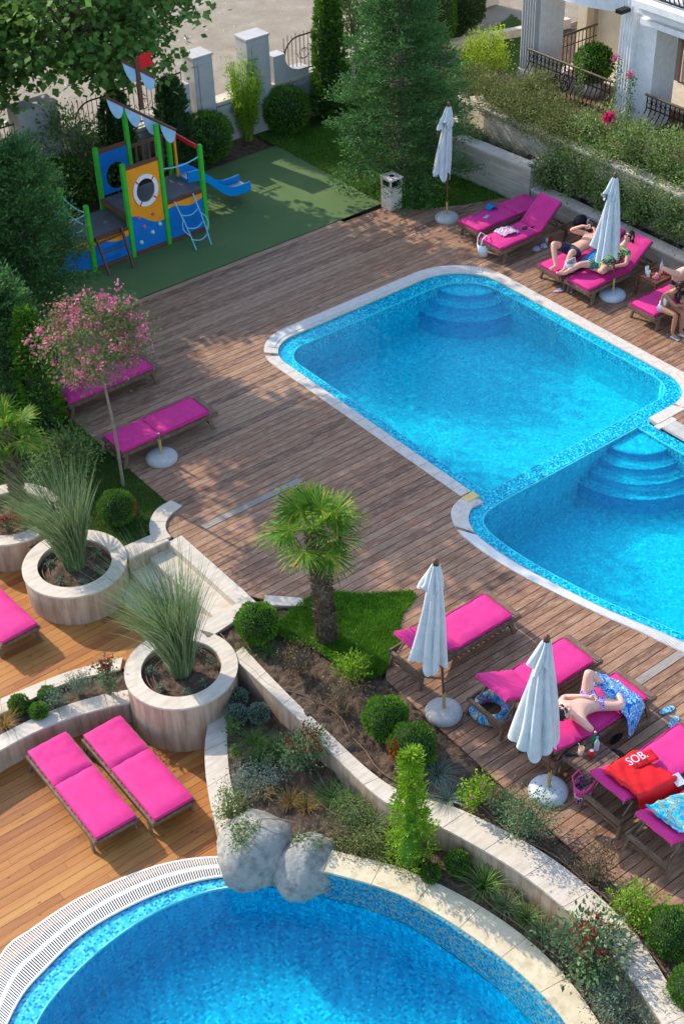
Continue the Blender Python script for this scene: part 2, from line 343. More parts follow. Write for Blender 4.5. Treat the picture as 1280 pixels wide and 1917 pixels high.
def rrect(x0, y0, x1, y1, rs, n=10):
    """rounded rectangle from SW corner clockwise: SW, NW, NE, SE"""
    o = []
    for (cx, cy, a0), r in zip(((x0, y0, 270), (x0, y1, 180), (x1, y1, 90), (x1, y0, 0)), rs):
        ox = cx+r if cx == x0 else cx-r; oy = cy+r if cy == y0 else cy-r
        for i in range(n+1):
            a = R(a0-90*i/n); o.append((ox+r*cos(a), oy+r*sin(a)))
    return o
def inpoly(pts, poly):
    x, y = pts[:, 0], pts[:, 1]; r = np.zeros(len(pts), bool); n = len(poly)
    for i in range(n):
        x0, y0 = poly[i]; x1, y1 = poly[(i+1) % n]
        c = ((y0 > y) != (y1 > y))
        with np.errstate(divide='ignore', invalid='ignore'): r ^= c & (x < (x1-x0)*(y-y0)/(y1-y0+1e-12)+x0)
    return r
def rough_sheet(poly, z, cell=.05, amp=.03, slope=None, clods=0):
    """soil or turf: an uneven grid cut to the outline"""
    a = np.array(poly); x = np.arange(a[:, 0].min(), a[:, 0].max()+cell, cell); y = np.arange(a[:, 1].min(), a[:, 1].max()+cell, cell)
    X, Y = np.meshgrid(x, y); nx = len(x); pts = np.c_[X.ravel(), Y.ravel()]
    Z = rng.normal(0, 1, X.shape)
    for _ in range(1): Z = (Z+np.roll(Z, 1, 0)+np.roll(Z, 1, 1)+np.roll(Z, -1, 0)+np.roll(Z, -1, 1))/3
    B = rng.normal(0, 1, (X.shape[0]//6+2, X.shape[1]//6+2)); B = np.kron(B, np.ones((6, 6)))[:X.shape[0], :X.shape[1]]
    for _ in range(4): B = (B+np.roll(B, 2, 0)+np.roll(B, 2, 1)+np.roll(B, -2, 0)+np.roll(B, -2, 1))/5
    H = z+amp*(Z*.45+B*.9)
    if slope: H = H+slope(X, Y)
    cc = pts+cell/2; keep = inpoly(cc, poly).reshape(X.shape); f = []
    ii, jj = np.nonzero(keep[:-1, :-1])
    mb = MB(); f = [(i*nx+j, i*nx+j+1, (i+1)*nx+j+1, (i+1)*nx+j) for i, j in zip(ii.tolist(), jj.tolist())]
    mb.add(list(zip(X.ravel().tolist(), Y.ravel().tolist(), H.ravel().tolist())), f, True)
    return mb
def fast_mesh(name, V, nper, mat, parent=None, world=False, kind=None, smooth=False, extra=None):
    """V: (n*nper,3) vertices, each run of nper is one face; extra: an MB merged in"""
    V = np.asarray(V, np.float32).reshape(-1, 3); nf = len(V)//nper; me = bpy.data.meshes.new(name)
    ev, ef = (extra.v, extra.f) if extra else ([], [])
    el = [i for f in ef for i in f]; es = [len(f) for f in ef]
    me.vertices.add(len(V)+len(ev)); me.vertices.foreach_set('co', np.r_[V.ravel(), np.array(ev, np.float32).ravel()])
    me.loops.add(len(V)+len(el)); me.loops.foreach_set('vertex_index', np.r_[np.arange(len(V)), np.array(el, int)+len(V)].astype(np.int32))
    tot = np.r_[np.full(nf, nper), np.array(es, int)].astype(np.int32); st = np.r_[0, np.cumsum(tot)[:-1]].astype(np.int32)
    me.polygons.add(len(tot)); me.polygons.foreach_set('loop_start', st); me.polygons.foreach_set('loop_total', tot)
    me.update(); me.validate(); me.materials.append(M[mat])
    return link(name, me, parent, world, kind)
def nrm(a): return a/np.maximum(np.linalg.norm(a, axis=1, keepdims=True), 1e-9)
def leafquads(C, D, size, wd=.45, flat=.5, var=.4):
    """leaves at C, pointing along D, diamond shaped"""
    n = len(C); D = nrm(D); s = (size*(1+var*rng.uniform(-1, 1, n)))[:, None]
    r = nrm(rng.normal(0, 1, (n, 3))*(1-flat)+np.array([0, 0, 1])*flat); X = nrm(np.cross(D, r)); X = X*s*wd*.5
    return np.stack([C, C+D*s*.45+X, C+D*s, C+D*s*.45-X], 1).reshape(-1, 3)
def blades(base, dirs, L, w, bend=.5, n=4, wind=(0, 0, 0)):
    """curved grass blades as chains of quads"""
    m = len(base); D = nrm(dirs); L = (L*(1+.3*rng.uniform(-1, 1, m)))[:, None]
    H = D*np.array([1, 1, 0]); side = nrm(np.cross(D, np.array([0, 0, 1.])+rng.normal(0, .3, (m, 3)))); out = []
    hd = nrm(H+rng.normal(0, .05, (m, 3))*[1, 1, 0]); pts = []
    for k in range(n+1):
        t = k/n; pts.append(base+D*L*t+(hd*bend*.55+np.array([0, 0, -1.])*bend*.55+np.array(wind))*L*t*t)
    for k in range(n):
        w0 = w*(1-.95*(k/n)**1.5); w1 = w*(1-.95*((k+1)/n)**1.5)
        out.append(np.stack([pts[k]-side*w0/2, pts[k]+side*w0/2, pts[k+1]+side*w1/2, pts[k+1]-side*w1/2], 1))
    return np.concatenate(out, 0).reshape(-1, 3) if n == 1 else np.stack(out, 1).reshape(-1, 3)
def ball(n): return nrm(rng.normal(0, 1, (n, 3)))
# ============================================================ THE SETTING
Z_LOW, Z_MID, Z_W = -.90, -.50, -.02
MB().box((10, 60, -4.5), (500, 500, 1)).build('ground', 'gravel_lot', kind='structure')
# --- pool outlines
NR = 12
A_out = rrect(13.12, 13.42, 18.80, 20.42, (.12, .95, 1.35, .85), NR)
A_mos = rrect(13.34, 13.66, 18.54, 20.10, (.12, .72, 1.12, .72), NR)
A_in = rrect(13.55, 13.97, 18.36, 19.76, (.04, .50, .95, .58), NR)
B_out = spl([(13.22, 14.1), (12.83, 14.0), (12.57, 13.72), (12.42, 13.2), (12.46, 12.16), (12.72, 10.8), (12.95, 9.91), (13.15, 9.1), (13.7, 7.9)], 60)
B_mos = spl([(13.24, 13.84), (12.95, 13.72), (12.72, 13.45), (12.62, 13.0), (12.66, 12.1), (12.90, 10.75), (13.16, 9.84), (13.38, 9.1), (13.95, 8.0)], 60)
B_in = spl([(13.5, 13.63), (13.16, 13.57), (12.94, 13.38), (12.85, 12.95), (12.88, 12.08), (13.09, 10.8), (13.33, 9.93), (13.55, 9.2), (14.1, 8.1)], 60)
B_east = [(16.9, 7.4), (16.9, 13.64)]
C_wl = [(6.2, 10.5), (6.62, 10.05), (6.94, 9.53), (7.34, 8.72), (7.53, 7.88), (7.63, 7.05), (7.6, 6.4), (7.2, 5.2), (6.2, 4.2), (4.5, 3.8), (2.8, 4.6), (1.7, 6.3), (1.55, 8.2), (2.1, 9.7), (2.88, 10.5), (3.45, 10.78), (4.18, 10.95), (4.93, 10.97), (5.6, 10.82)]
C_in = spl(C_wl, 120, True)
C_gate = [(0.9, 9.3), (1.9, 10.75), (3.0, 11.63), (3.52, 11.74), (4.26, 11.77), (5.02, 11.65), (5.58, 11.46), (6.09, 11.14), (6.5, 10.75)]
C_gm = [(1.2, 9.0), (2.1, 10.4), (2.93, 11.2), (3.47, 11.39), (4.15, 11.49), (4.9, 11.44), (5.5, 11.27), (6.0, 11.0), (6.42, 10.62)]
C_mos = [(1.35, 8.85), (2.15, 10.2), (2.83, 10.86), (3.4, 11.1), (4.04, 11.25), (4.77, 11.22), (5.43, 11.07), (5.92, 10.84), (6.36, 10.5)]
C_lw = [(1.6, 8.6), (2.2, 9.85), (2.88, 10.5), (3.45, 10.78), (4.18, 10.95), (4.93, 10.97), (5.6, 10.82), (6.0, 10.62), (6.25, 10.43)]
# --- decks made of boards
def intervals(y, polys):
    xs = []
    for poly in polys:
        n = len(poly)
        for i in range(n):
            (x0, y0), (x1, y1) = poly[i], poly[(i+1) % n]
            if (y0 > y) != (y1 > y): xs.append(x0+(x1-x0)*(y-y0)/(y1-y0))
    xs.sort(); return [(xs[i], xs[i+1]) for i in range(0, len(xs)-1, 2)]
def boards(polys, y0, y1, z, pitch, gap, th=.03, lo=2.2, hi=3.9):
    mb = MB(); y = y0
    while y < y1:
        a, b = y+gap/2, y+pitch-gap/2; ia, ib = intervals(a, polys), intervals(b, polys); im = intervals((a+b)/2, polys)
        if len(ia) != len(im): ia = im
        if len(ib) != len(im): ib = im
        for k, (xa, xb) in enumerate(im):
            cuts = [xa]; x = xa+random.uniform(lo*.5, hi)
            while x < xb-.5: cuts.append(x); x += random.uniform(lo, hi)
            cuts.append(xb)
            for c in range(len(cuts)-1):
                l0, l1 = (ia[k][0], ib[k][0]) if c == 0 else (cuts[c]+.0015,)*2
                r0, r1 = (ia[k][1], ib[k][1]) if c == len(cuts)-2 else (cuts[c+1]-.0015,)*2
                zt = z+random.uniform(-.0015, .0015)
                vs = [(l0, a, zt), (r0, a, zt), (r1, b, zt), (l1, b, zt), (l0, a, z-th), (r0, a, z-th), (r1, b, z-th), (l1, b, z-th)]
                mb.add(vs, [(0, 1, 2, 3), (4, 7, 6, 5), (0, 4, 5, 1), (1, 5, 6, 2), (2, 6, 7, 3), (3, 7, 4, 0)])
        y += pitch
    return mb
patch_edge = spl([(9.4, 13.72), (9.85, 13.72), (10.2, 13.39), (10.55, 13.1), (10.94, 12.83), (10.82, 12.63), (10.47, 12.5), (10.12, 12.14), (9.75, 11.85), (9.41, 11.7)], 30)
notch = spl([(9.25, 17.15), (9.34, 16.95), (9.15, 16.88), (8.93, 16.75), (8.80, 16.55), (8.78, 16.33)], 12)
lawn_edge = spl([(18.96, 23.3), (19.15, 22.9), (19.5, 22.5), (20.0, 22.25), (20.5, 22.0), (21.35, 21.72)], 14)
deckP = [(9.25, 23.31), (9.25, 20.8)]+notch+[(8.93, 16.31), (8.94, 14.38), (9.1, 14.1)]+patch_edge+[(9.38, 10.6), (9.3, 7.9), (9.3, 3.5), (21.36, 3.5)]+lawn_edge[::-1]
mid = lambda A, B: [((a[0]+b[0])/2, (a[1]+b[1])/2) for a, b in zip(A, B)]
holeA = [p for p in mid(A_out, A_mos) if p[1] > 13.8 or p[0] > 17.5]
holeB = mid(B_out, B_mos)[2:]+[(17.35, 8.0), (17.35, 13.55)]
hole = [p for p in mid(A_out, A_mos)[4:]][:]
# one hole for both pools
hs = [(17.35, 13.55)] + [p for p in mid(A_out, A_mos)[::-1] if (p[0] > 17.35 and p[1] < 14.8)] + [p for p in mid(A_out, A_mos)[::-1] if p[1] >= 14.8] + [(13.23, 14.2)] + mid(B_out, B_mos)[4:] + [(17.35, 8.0)]
boards([deckP, hs], 3.55, 23.3, .0, .152, .012, .03, 5.0, 9.0).build('pool_deck', 'deck_wood', kind='structure')
for (pa, pb), w_ in ((((380, 988), (562, 898)), 'a'), (((1010, 1392), (1290, 1208)), 'b')):
    A_, B_ = P(*pa), P(*pb); k_ = round(((A_.y+B_.y)/2-3.55)/.152-.5); y0_ = 3.55+.152*k_
    bd = MB()
    for q in range(3): x0_ = A_.x+(B_.x-A_.x)*q/3; bd.box((x0_+(B_.x-A_.x)/6, y0_+.076, .0005), ((B_.x-A_.x)/3-.004, .138, .008))
    bd.build('pool_deck', 'grey_board', kind='structure')
MB().sheet(deckP, -.035, [hs]).build('deck_underlay', 'dark_gap', kind='structure')
lowP = [(0, 14.6), (4.6, 14.6), (6.6, 14.3), (7.0, 13.2)]+[(7.2, 12.9), (6.86, 12.45), (6.5, 11.92), (6.25, 11.4), (6.3, 11.0)]+mid(spl(C_gate, 40), spl(C_gm, 40))[::-1]+[(0, 8.5)]
boards([lowP], 8.5, 14.6, Z_LOW, .135, .006).build('lower_deck', 'orange_wood', kind='structure')
MB().prism(lowP, Z_LOW-.1, Z_LOW-.035).build('lower_deck_underlay', 'dark_gap', kind='structure')
midP = [(0, 15.3), (5.0, 15.3), (6.1, 15.1), (6.8, 14.8), (7.0, 14.3), (7.62, 14.35), (7.62, 16.4), (7.6, 17.2), (6.5, 18.6), (4, 19.6), (0, 19.6)]
boards([midP], 14.3, 19.6, Z_MID, .135, .006).build('middle_deck', 'orange_wood', kind='structure')
MB().prism(midP, Z_MID-.1, Z_MID-.035).build('middle_deck_underlay', 'dark_gap', kind='structure')
# --- garden level sheet with the sunken parts cut out
lowhole = [(-4, 19.4), (4, 19.6), (6.2, 18.6), (7.0, 17.6), (7.7, 16.6), (8.0, 16.36), (8.69, 16.33), (8.69, 14.2), (8.1, 14.1), (8.03, 13.6), (8.03, 11.4), (8.06, 9.93), (8.45, 9.0), (8.8, 7.7), (8.8, 6.4), (8.4, 4.8), (7.6, 3), (-4, 3)]
poolhole = [(p[0], p[1]) for p in A_mos if p[1] > 14.8 or (p[1] < 14.8 and p[0] > 17)]+[(17.15, 13.6), (17.15, 7.6), (14, 7.6)]+B_mos[::-1][1:]+[(13.34, 14.0)]
MB().sheet([(-40, 2.6), (60, 2.6), (60, 28.6), (-40, 28.6)], -.07, [lowhole, poolhole]).build('garden_ground', 'soil', kind='structure')
# --- main pool and its second basin
root = T('swimming_pool', 'main swimming pool with mosaic rim divided into two basins', 'pool', (16, 17, 0))
MB().strip(A_mos, A_in, -.3, -.045, True).build('mosaic_rim', 'pool_ledge', root, True)
bw = MB(); bw.strip(B_mos, B_in, -.3, -.046); bw.box((17.02, 10.6, -.173), (.24, 6.0, .254)); bw.box((13.2, 13.74, -.17), (.26, .2, .245)); bw.box((17.1, 13.78, -.173), (.45, .35, .24))
bw.build('mosaic_rim', 'pool_ledge', root, True)
fl = MB(); fl.skin(A_in, A_in, -.302, -.85, True); fl.sheet(A_in, -.85)
Bb = B_in+B_east
fl.skin(Bb, Bb, -.302, -1.0, True); fl.skin([(13.5, 13.632), (16.9, 13.632)], [(13.5, 13.632), (16.9, 13.632)], -.04, -.31); fl.sheet(Bb, -1.0); fl.build('basin', 'pool_floor_caustic', root, True)
st = MB(); rz_ = MB()
for i, (rr_, z) in enumerate(((.82, -.12), (1.06, -.28), (1.32, -.44))):
    arc = [(18.36+rr_*cos(R(a))*1.0, 19.76+rr_*sin(R(a))) for a in np.linspace(178, 272, 24)]
    st.prism([p for p in arc]+[(18.30, 19.70)], -1.0, z-.0001*i); o2_ = [(18.36+(rr_+.006)*cos(R(a)), 19.76+(rr_+.006)*sin(R(a))) for a in np.linspace(178, 272, 24)]; rz_.strip(o2_, arc, -.84, z-.015)
for i, (rr_, z) in enumerate(((.71, -.12), (.95, -.27), (1.19, -.42), (1.42, -.57))):
    arc = [(16.89+rr_*cos(R(a)), 13.63+rr_*sin(R(a))) for a in np.linspace(180, 270, 24)]
    st.prism(arc+[(16.89, 13.63)], -1.0, z-.0001*i); o2_ = [(16.89+(rr_+.006)*cos(R(a)), 13.63+(rr_+.006)*sin(R(a))) for a in np.linspace(180, 270, 24)]; rz_.strip(o2_, arc, -.89, z-.015)
st.build('pool_steps', 'pool_floor_caustic', root, True); rz_.build('step_risers', 'step_riser_tile', root, True)
ln = MB(); off = lambda L, c, k: [(p[0]+(c[0]-p[0])*k, p[1]+(c[1]-p[1])*k) for p in L]
ln.strip(A_in, off(A_in, (16, 16.8), .004), -.07, -.041, True); ln.strip(B_in, off(B_in, (15.5, 11), .006), -.07, -.041); ln.box((15.2, 13.632, -.055), (3.4, .016, .03)); ln.box((16.895, 11.3, -.055), (.016, 4.6, .03))
ln.build('edge_line', 'line_white', root, True)
dr = MB()
dr.add([(18.33, 17.2+.13*cos(a), -.42+.13*sin(a)) for a in np.linspace(0, 2*pi, 20)[:-1]], [tuple(range(19))]); dr.build('pool_light', 'pale_grey_plastic', root, True)
MB().sheet(A_mos, Z_W).build('pool_water', 'pool_water', kind='structure', up=True)
MB().sheet([(17.14, 13.655), (13.3, 13.655)]+B_mos[1:]+[(16.9, 7.6), (17.14, 7.6)], Z_W-.001).build('pool_water', 'pool_water', kind='structure', up=True)
# copings
k0 = NR-1
cA = MB(); i0 = [i for i, p in enumerate(A_out) if p[1] > 14.0 and p[0] < 13.5][0]
seqO = A_out[i0:]; seqM = A_mos[i0:]
gapi = [i for i, p in enumerate(seqO) if p[1] > 19.85][0]
seqO = [(13.12, 14.35)]+seqO; seqM = [(13.34, 14.35)]+seqM
cA.strip(seqO[:gapi+1], seqM[:gapi+1], -.2, .012); cA.strip(seqO[gapi+1:], seqM[gapi+1:], -.2, .012)
cA.box((13.23, 14.235, -.094), (.218, .225, .208)); cA.box((17.32, 13.365, -.096), (.46, .12, .2)); cA.box((13.16, 13.93, -.1), (.3, .3, .2))
eO = [A_out[-1], (17.2, 13.42)]; 
cA.box((17.55, 13.54, -.094), (.7, .23, .212))
croot = T('pool_coping', 'pale stone coping around the upper basin of the main pool', 'coping', (13.2, 17, 0))
cA.build('coping_stone', 'pale_coping', croot, True)
cj = MB()
for k in range(16): cj.box((13.23, 14.5+k*.35, .0125), (.20, .004, .002))
cj.build('joint', 'dark_gap', croot, True)
MB().box((13.22, 14.0, .0), (.26, .16, .05)).build('corner_stone', 'yellow_stone', croot, True)
def slats(mb, O, I, z, sp=.028, wd=.013, u0=0., u1=1.):
    O = np.array(O); I = np.array(I); L = np.r_[0, np.cumsum(np.linalg.norm(np.diff(O, axis=0), axis=1))]
    n = int(L[-1]*(u1-u0)/sp)
    for k in range(n):
        l = L[-1]*u0+k*sp; a = np.array([np.interp(l, L, O[:, 0]), np.interp(l, L, O[:, 1])]); b = np.array([np.interp(l, L, I[:, 0]), np.interp(l, L, I[:, 1])])
        mb.bar((a[0], a[1], z), (b[0], b[1], z), wd, .02)
def rails(mb, O, I, z, w=.02):
    O_ = np.array(O); I_ = np.array(I)
    for t in (0, 1):
        A = O_*(1-t)+I_*t; d = nrm(I_-O_)*(w if t == 0 else -w); mb.strip([tuple(q) for q in A], [tuple(q) for q in A+d], z-.02, z+.012)
# overflow gratings: north side of the upper basin, the whole curve of the second basin
gr = T('overflow_grate', 'white slatted overflow grating curving along the lower basin of the main pool', 'grate', (12.6, 11.8, 0))
g = MB(); Bo, Bi = B_out[9:], B_mos[9:]; slats(g, Bo, Bi, .004); rails(g, Bo, Bi, .002); g.build('slats', 'grate_white', gr, True)
MB().strip(Bo, Bi, -.15, -.03).build('channel', 'dark_gap', gr, True)
cb = MB(); cb.strip(B_out[:9], B_mos[:9], -.15, .012); cb.build('coping_end', 'pale_coping', gr, True)
ge = T('overflow_grate', 'short white grating beside the corner steps at the right edge', 'grate', (17.3, 12.5, 0))
g = MB(); slats(g, [(17.5, 13.3), (17.5, 9)], [(17.16, 13.3), (17.16, 9)], .004); rails(g, [(17.5, 13.3), (17.5, 9)], [(17.16, 13.3), (17.16, 9)], .002); g.build('slats', 'grate_white', ge, True)
MB().box((17.33, 11.2, -.09), (.36, 4.3, .12)).build('channel', 'dark_gap', ge, True)
cn = MB(); no = [(a[0], a[1]) for a in seqO[gapi+3:gapi+NR+8]]; ni = [(a[0], a[1]) for a in seqM[gapi+3:gapi+NR+8]]
A1 = np.array(no); B1 = np.array(ni); slats(cn, A1*.8+B1*.2, A1*.25+B1*.75, .016, .035, .02); cn.build('grate_slats', 'grate_white', croot, True)
# --- round pool
rp = T('plunge_pool', 'round deep blue pool with white grating on its deck side', 'pool', (4.6, 7.5, Z_LOW))
fl = MB(); fl.skin(C_in, C_in, -.94, -1.75, True); fl.sheet(C_in, -1.75); fl.build('basin', 'blue_floor', rp, True)
go, gm, mo, lw = spl(C_gate, 60), spl(C_gm, 60), spl(C_mos, 60), spl(C_lw, 60)
MB().strip(mo, lw, -1.3, -.935).build('mosaic_rim', 'blue_ledge', rp, True)
g = MB(); slats(g, go, gm, Z_LOW+.003, .034, .017); rails(g, go, gm, Z_LOW, .03); slats(g, gm, mo, Z_LOW+.003, .034, .017); rails(g, gm, mo, Z_LOW, .03); g.build('grate', 'grate_white', rp, True)
MB().strip(go, mo, -1.2, Z_LOW-.03).build('channel', 'dark_gap', rp, True)
l2 = off(lw, (4.6, 7.5), .006); MB().strip(lw, l2, -.97, -.928).build('edge_line', 'line_white', rp, True)
MB().add([(3.45+.13*cos(a)+.02*sin(a), 10.0+.13*sin(a), -1.75+.1*cos(a)) for a in np.linspace(0, 2*pi, 20)[:-1]], [tuple(range(19))]).build('pool_light', 'pale_grey_plastic', rp, True)
ci = spl([(6.0, 10.75), (6.45, 10.2), (6.94, 9.52), (7.37, 8.74), (7.62, 7.8), (7.73, 6.86), (7.63, 6.0), (7.2, 4.9)], 60)
co = spl([(6.2, 11.05), (6.7, 10.5), (7.15, 9.80), (7.63, 9.04), (7.99, 8.0), (8.11, 6.98), (7.95, 5.94), (7.45, 4.7)], 60)
wi = spl([(6.0, 10.7), (6.44, 10.2), (6.93, 9.53), (7.34, 8.73), (7.54, 7.88), (7.63, 7.0), (7.55, 6.1), (7.15, 5.0)], 60)
w2 = [(p[0]+.12, p[1]+.06) for p in wi]
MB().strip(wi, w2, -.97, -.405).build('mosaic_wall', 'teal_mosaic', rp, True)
MB().sheet(spl([(6.30, 10.4)]+C_wl[1:], 120, True), -.928).build('round_pool_water', 'blue_water', kind='structure', up=True)
MB().sheet(lw[4:56]+C_in[-1:], -.929).build('round_pool_water', 'blue_water', kind='structure', up=True)
# --- walls of the beds
def wall(name, label, O, I, z0, z1, mat='travertine_wall', top='travertine', group=None, cap=.035, cat='wall'):
    loc = (O[0][0], O[0][1], z0); t = T(name, label, cat, loc, 0, group)
    MB().strip(O, I, z0, z1-cap).build('wall_face', mat, t, True)
    Oa, Ia = np.array(O), np.array(I); d = nrm(Oa-Ia)*.012
    MB().strip([tuple(q) for q in Oa+d], [tuple(q) for q in Ia-d], z1-cap, z1).build('coping', top, t, True)
    jm = MB(); a_, b_ = Oa+d, Ia-d; L_ = 0
    for i in range(1, len(O)-1):
        L_ += float(np.linalg.norm(Oa[i]-Oa[i-1]))
        if L_ > .62: L_ = 0; jm.bar((a_[i][0], a_[i][1], z1), (b_[i][0], b_[i][1], z1), .005, .003)
    if jm.v: jm.build('joint', 'hose', t, True)
    return t
wall('pool_wall_coping', 'cream stone coping curving round the garden side of the round pool', co, ci, -.9, -.375, 'cream_coping', 'cream_coping', cat='coping')
fr = spl([(7.98, 13.45), (7.98, 12.6), (7.98, 11.79), (7.95, 9.93), (8.31, 8.88), (8.56, 7.7), (8.56, 6.4), (8.32, 5.3), (7.9, 4.2)], 90)
bk = spl([(8.2, 13.5), (8.14, 12.6), (8.12, 11.5), (8.17, 10.02), (8.65, 9.05), (8.99, 7.74), (8.97, 6.43), (8.64, 5.33), (8.2, 4.1)], 90)
wall('retaining_wall', 'long travertine retaining wall winding between the two planted slopes', fr, bk, -.9, 0)
# joints across the coping
oL, iL = spl([(7.24, 13.02), (6.84, 12.54), (6.48, 11.95), (6.2, 11.33), (6.1, 10.9)], 30), spl([(7.52, 12.97), (7.13, 12.43), (6.81, 11.91), (6.58, 11.4), (6.45, 11.0)], 30)
wall('garden_curb', 'curved travertine curb between orange deck and the silver plants', oL, iL, -.95, -.45)
o1, i1 = spl([(0, 15.28), (3.0, 15.34), (4.86, 15.06), (5.95, 15.0), (6.75, 14.72)], 30), spl([(0, 15.52), (3.0, 15.58), (4.95, 15.32), (6.08, 15.17), (6.9, 14.9)], 30)
wall('garden_curb', 'upper curb of the lavender bed, level with the middle deck', i1, o1, -.9, -.46)
o2, i2 = spl([(0, 14.15), (3.0, 14.25), (4.5, 14.42), (5.45, 14.38), (6.2, 14.16), (6.62, 13.98)], 30), spl([(0, 14.42), (3.0, 14.5), (4.5, 14.66), (5.5, 14.62), (6.3, 14.40), (6.7, 14.2)], 30)
wall('garden_curb', 'lower curb of the lavender bed behind the two pink loungers', o2, i2, -.95, -.47)
def circ(c, r, n=48): return [(c[0]+r*cos(2*pi*i/n), c[1]+r*sin(2*pi*i/n)) for i in range(n)]
def planter(c, z0, z1, label, r=.83, ri=.60, name='round_planter'):
    t = T(name, label, 'planter', (c[0], c[1], z0)); n = 56
    b = MB(); b.lathe([(r-.015, 0), (r-.015, z1-z0-.035), (ri, z1-z0-.035), (ri, z1-z0-.2)], n=n, smooth=False); b.build('planter_wall', 'travertine_wall', t)
    MB().strip(circ((0, 0), r+.005, n), circ((0, 0), ri-.01, n), z1-z0-.035, z1-z0, True).build('rim', 'travertine', t)
    rough_sheet(circ((0, 0), ri, 30), z1-z0-.13, .04, .035).build('soil_fill', 'soil', t)
    h = MB()
    for q in range(2):
        h.tube([( (ri-.08-.1*q)*cos(a+q), (ri-.08-.1*q)*sin(a+q), z1-z0-.08+.015*sin(5*a)) for a in np.linspace(0, 4.6, 30)], .008, 5)
    h.build('drip_hose', 'hose', t); return t
PL3, PL2, PL1 = (7.24, 13.70), (7.20, 16.72), (7.02, 18.55)
planter(PL3, Z_LOW, .02, 'tall round travertine planter nearest the two flat loungers')
planter(PL2, Z_MID, .10, 'round travertine planter in the middle beside the steps')
planter(PL1, Z_MID, .09, 'round travertine planter under the small palm')
# low walls joining the planters, the hooked curb and the steps
cO = spl([(9.30, 17.14), (9.0, 17.1), (8.72, 16.88), (8.56, 16.6), (8.5, 16.38)], 16); cI = spl([(9.36, 16.93), (9.12, 16.86), (8.92, 16.73), (8.80, 16.55), (8.76, 16.34)], 16)
wall('hooked_curb', 'hook shaped travertine curb at the corner of the deck above the steps', cO, cI, -.3, .045)
wall('stair_side_wall', 'travertine side wall between the middle planter and the steps', [(7.95, 16.32), (8.70, 16.30)], [(7.95, 16.62), (8.62, 16.58)], -.52, .04)
wall('stair_side_wall', 'travertine side wall between the tall planter and the steps', [(8.93, 14.10), (7.9, 13.98)], [(8.93, 14.33), (7.9, 14.30)], -.9, .02)
wall('garden_curb', 'small travertine curb piece between two plants at the deck edge', [(8.98, 14.05), (9.45, 13.62)], [(9.12, 14.2), (9.52, 13.78)], -.2, .02)
wall('garden_curb', 'straight travertine curb running in from the left edge above the planters', [(6.0, 20.4), (7.1, 19.3)], [(6.2, 20.6), (7.3, 19.5)], -.4, .09)
sr = T('garden_steps', 'travertine steps from the weathered deck down to the middle deck', 'steps', (8.3, 15.3, Z_MID))
for i, (x0, x1, z) in enumerate(((8.68, 8.945, .004), (8.31, 8.68, -.125), (7.95, 8.31, -.25), (7.6, 7.95, -.375))):
    MB().box(((x0+x1)/2, 15.33, (z-.7)/2), (x1-x0-.002, 1.94, z+.7)).build('tread', 'travertine', sr, True)
# --- soil and turf
rough_sheet([(8.05, 13.9), (8.95, 14.05), (9.45, 13.7), (9.6, 13.0), (9.9, 12.3), (9.42, 11.7), (9.38, 10.6), (9.31, 7.9), (9.32, 4.3), (8.4, 4.2), (8.8, 5.5), (9.05, 6.5), (9.05, 7.74), (8.7, 9.05), (8.2, 10.02), (8.1, 11.5)], -.045, .035, .05).build('flower_bed_soil', 'soil', kind='structure')
rough_sheet([(7.5, 12.95), (7.95, 13.2), (7.95, 11.5), (7.93, 9.9), (8.3, 8.85), (8.54, 7.7), (8.54, 6.4), (8.2, 5.0), (7.6, 4.6), (8.0, 6.0), (8.14, 7.0), (8.0, 8.05), (7.64, 9.05), (7.15, 9.82), (6.7, 10.5), (6.3, 11.1), (6.6, 11.4), (6.83, 11.91), (7.15, 12.43)], -.42, .03, .035, lambda X, Y: .0*X).build('flower_bed_soil', 'soil', kind='structure')
rough_sheet([(0, 14.4), (4.5, 14.5), (6.3, 14.35), (6.75, 14.3), (6.8, 14.95), (6.0, 15.2), (4.9, 15.3), (0, 15.5)], -.54, .03, .03).build('flower_bed_soil', 'soil', kind='structure')
patchP = [(8.75, 13.55)]+patch_edge+[(9.25, 11.75), (9.05, 12.2), (9.0, 12.8), (8.8, 13.1)]
rough_sheet(patchP, .0, .04, .02).build('lawn', 'lawn', kind='structure')
leftlawn = [(8.0, 16.6), (8.5, 16.62), (8.7, 16.9), (9.0, 17.12), (9.25, 17.16), (9.25, 23.3), (7.2, 23.3), (7.0, 19.4), (7.8, 17.6)]
rough_sheet(leftlawn, -.01, .05, .02).build('lawn', 'lawn', kind='structure')
northlawn = [(19.02, 23.33)]+lawn_edge[1:]+[(21.2, 23.5), (22.3, 24.6), (24.0, 26.0), (28.5, 27.2), (29.5, 30.2), (25, 28.2), (19, 28.3), (19.0, 27.6)]
rough_sheet(northlawn, -.01, .08, .02).build('lawn', 'lawn', kind='structure')
MB().sheet([(7.0, 23.33), (19.0, 23.33), (19.03, 27.45), (7.0, 27.3)], .0).build('playground_surface', 'rubber_green', kind='structure')
MB().box((20, 92.1, -.12), (200, 127, .1)).build('gravel_lot', 'gravel_lot', kind='structure')
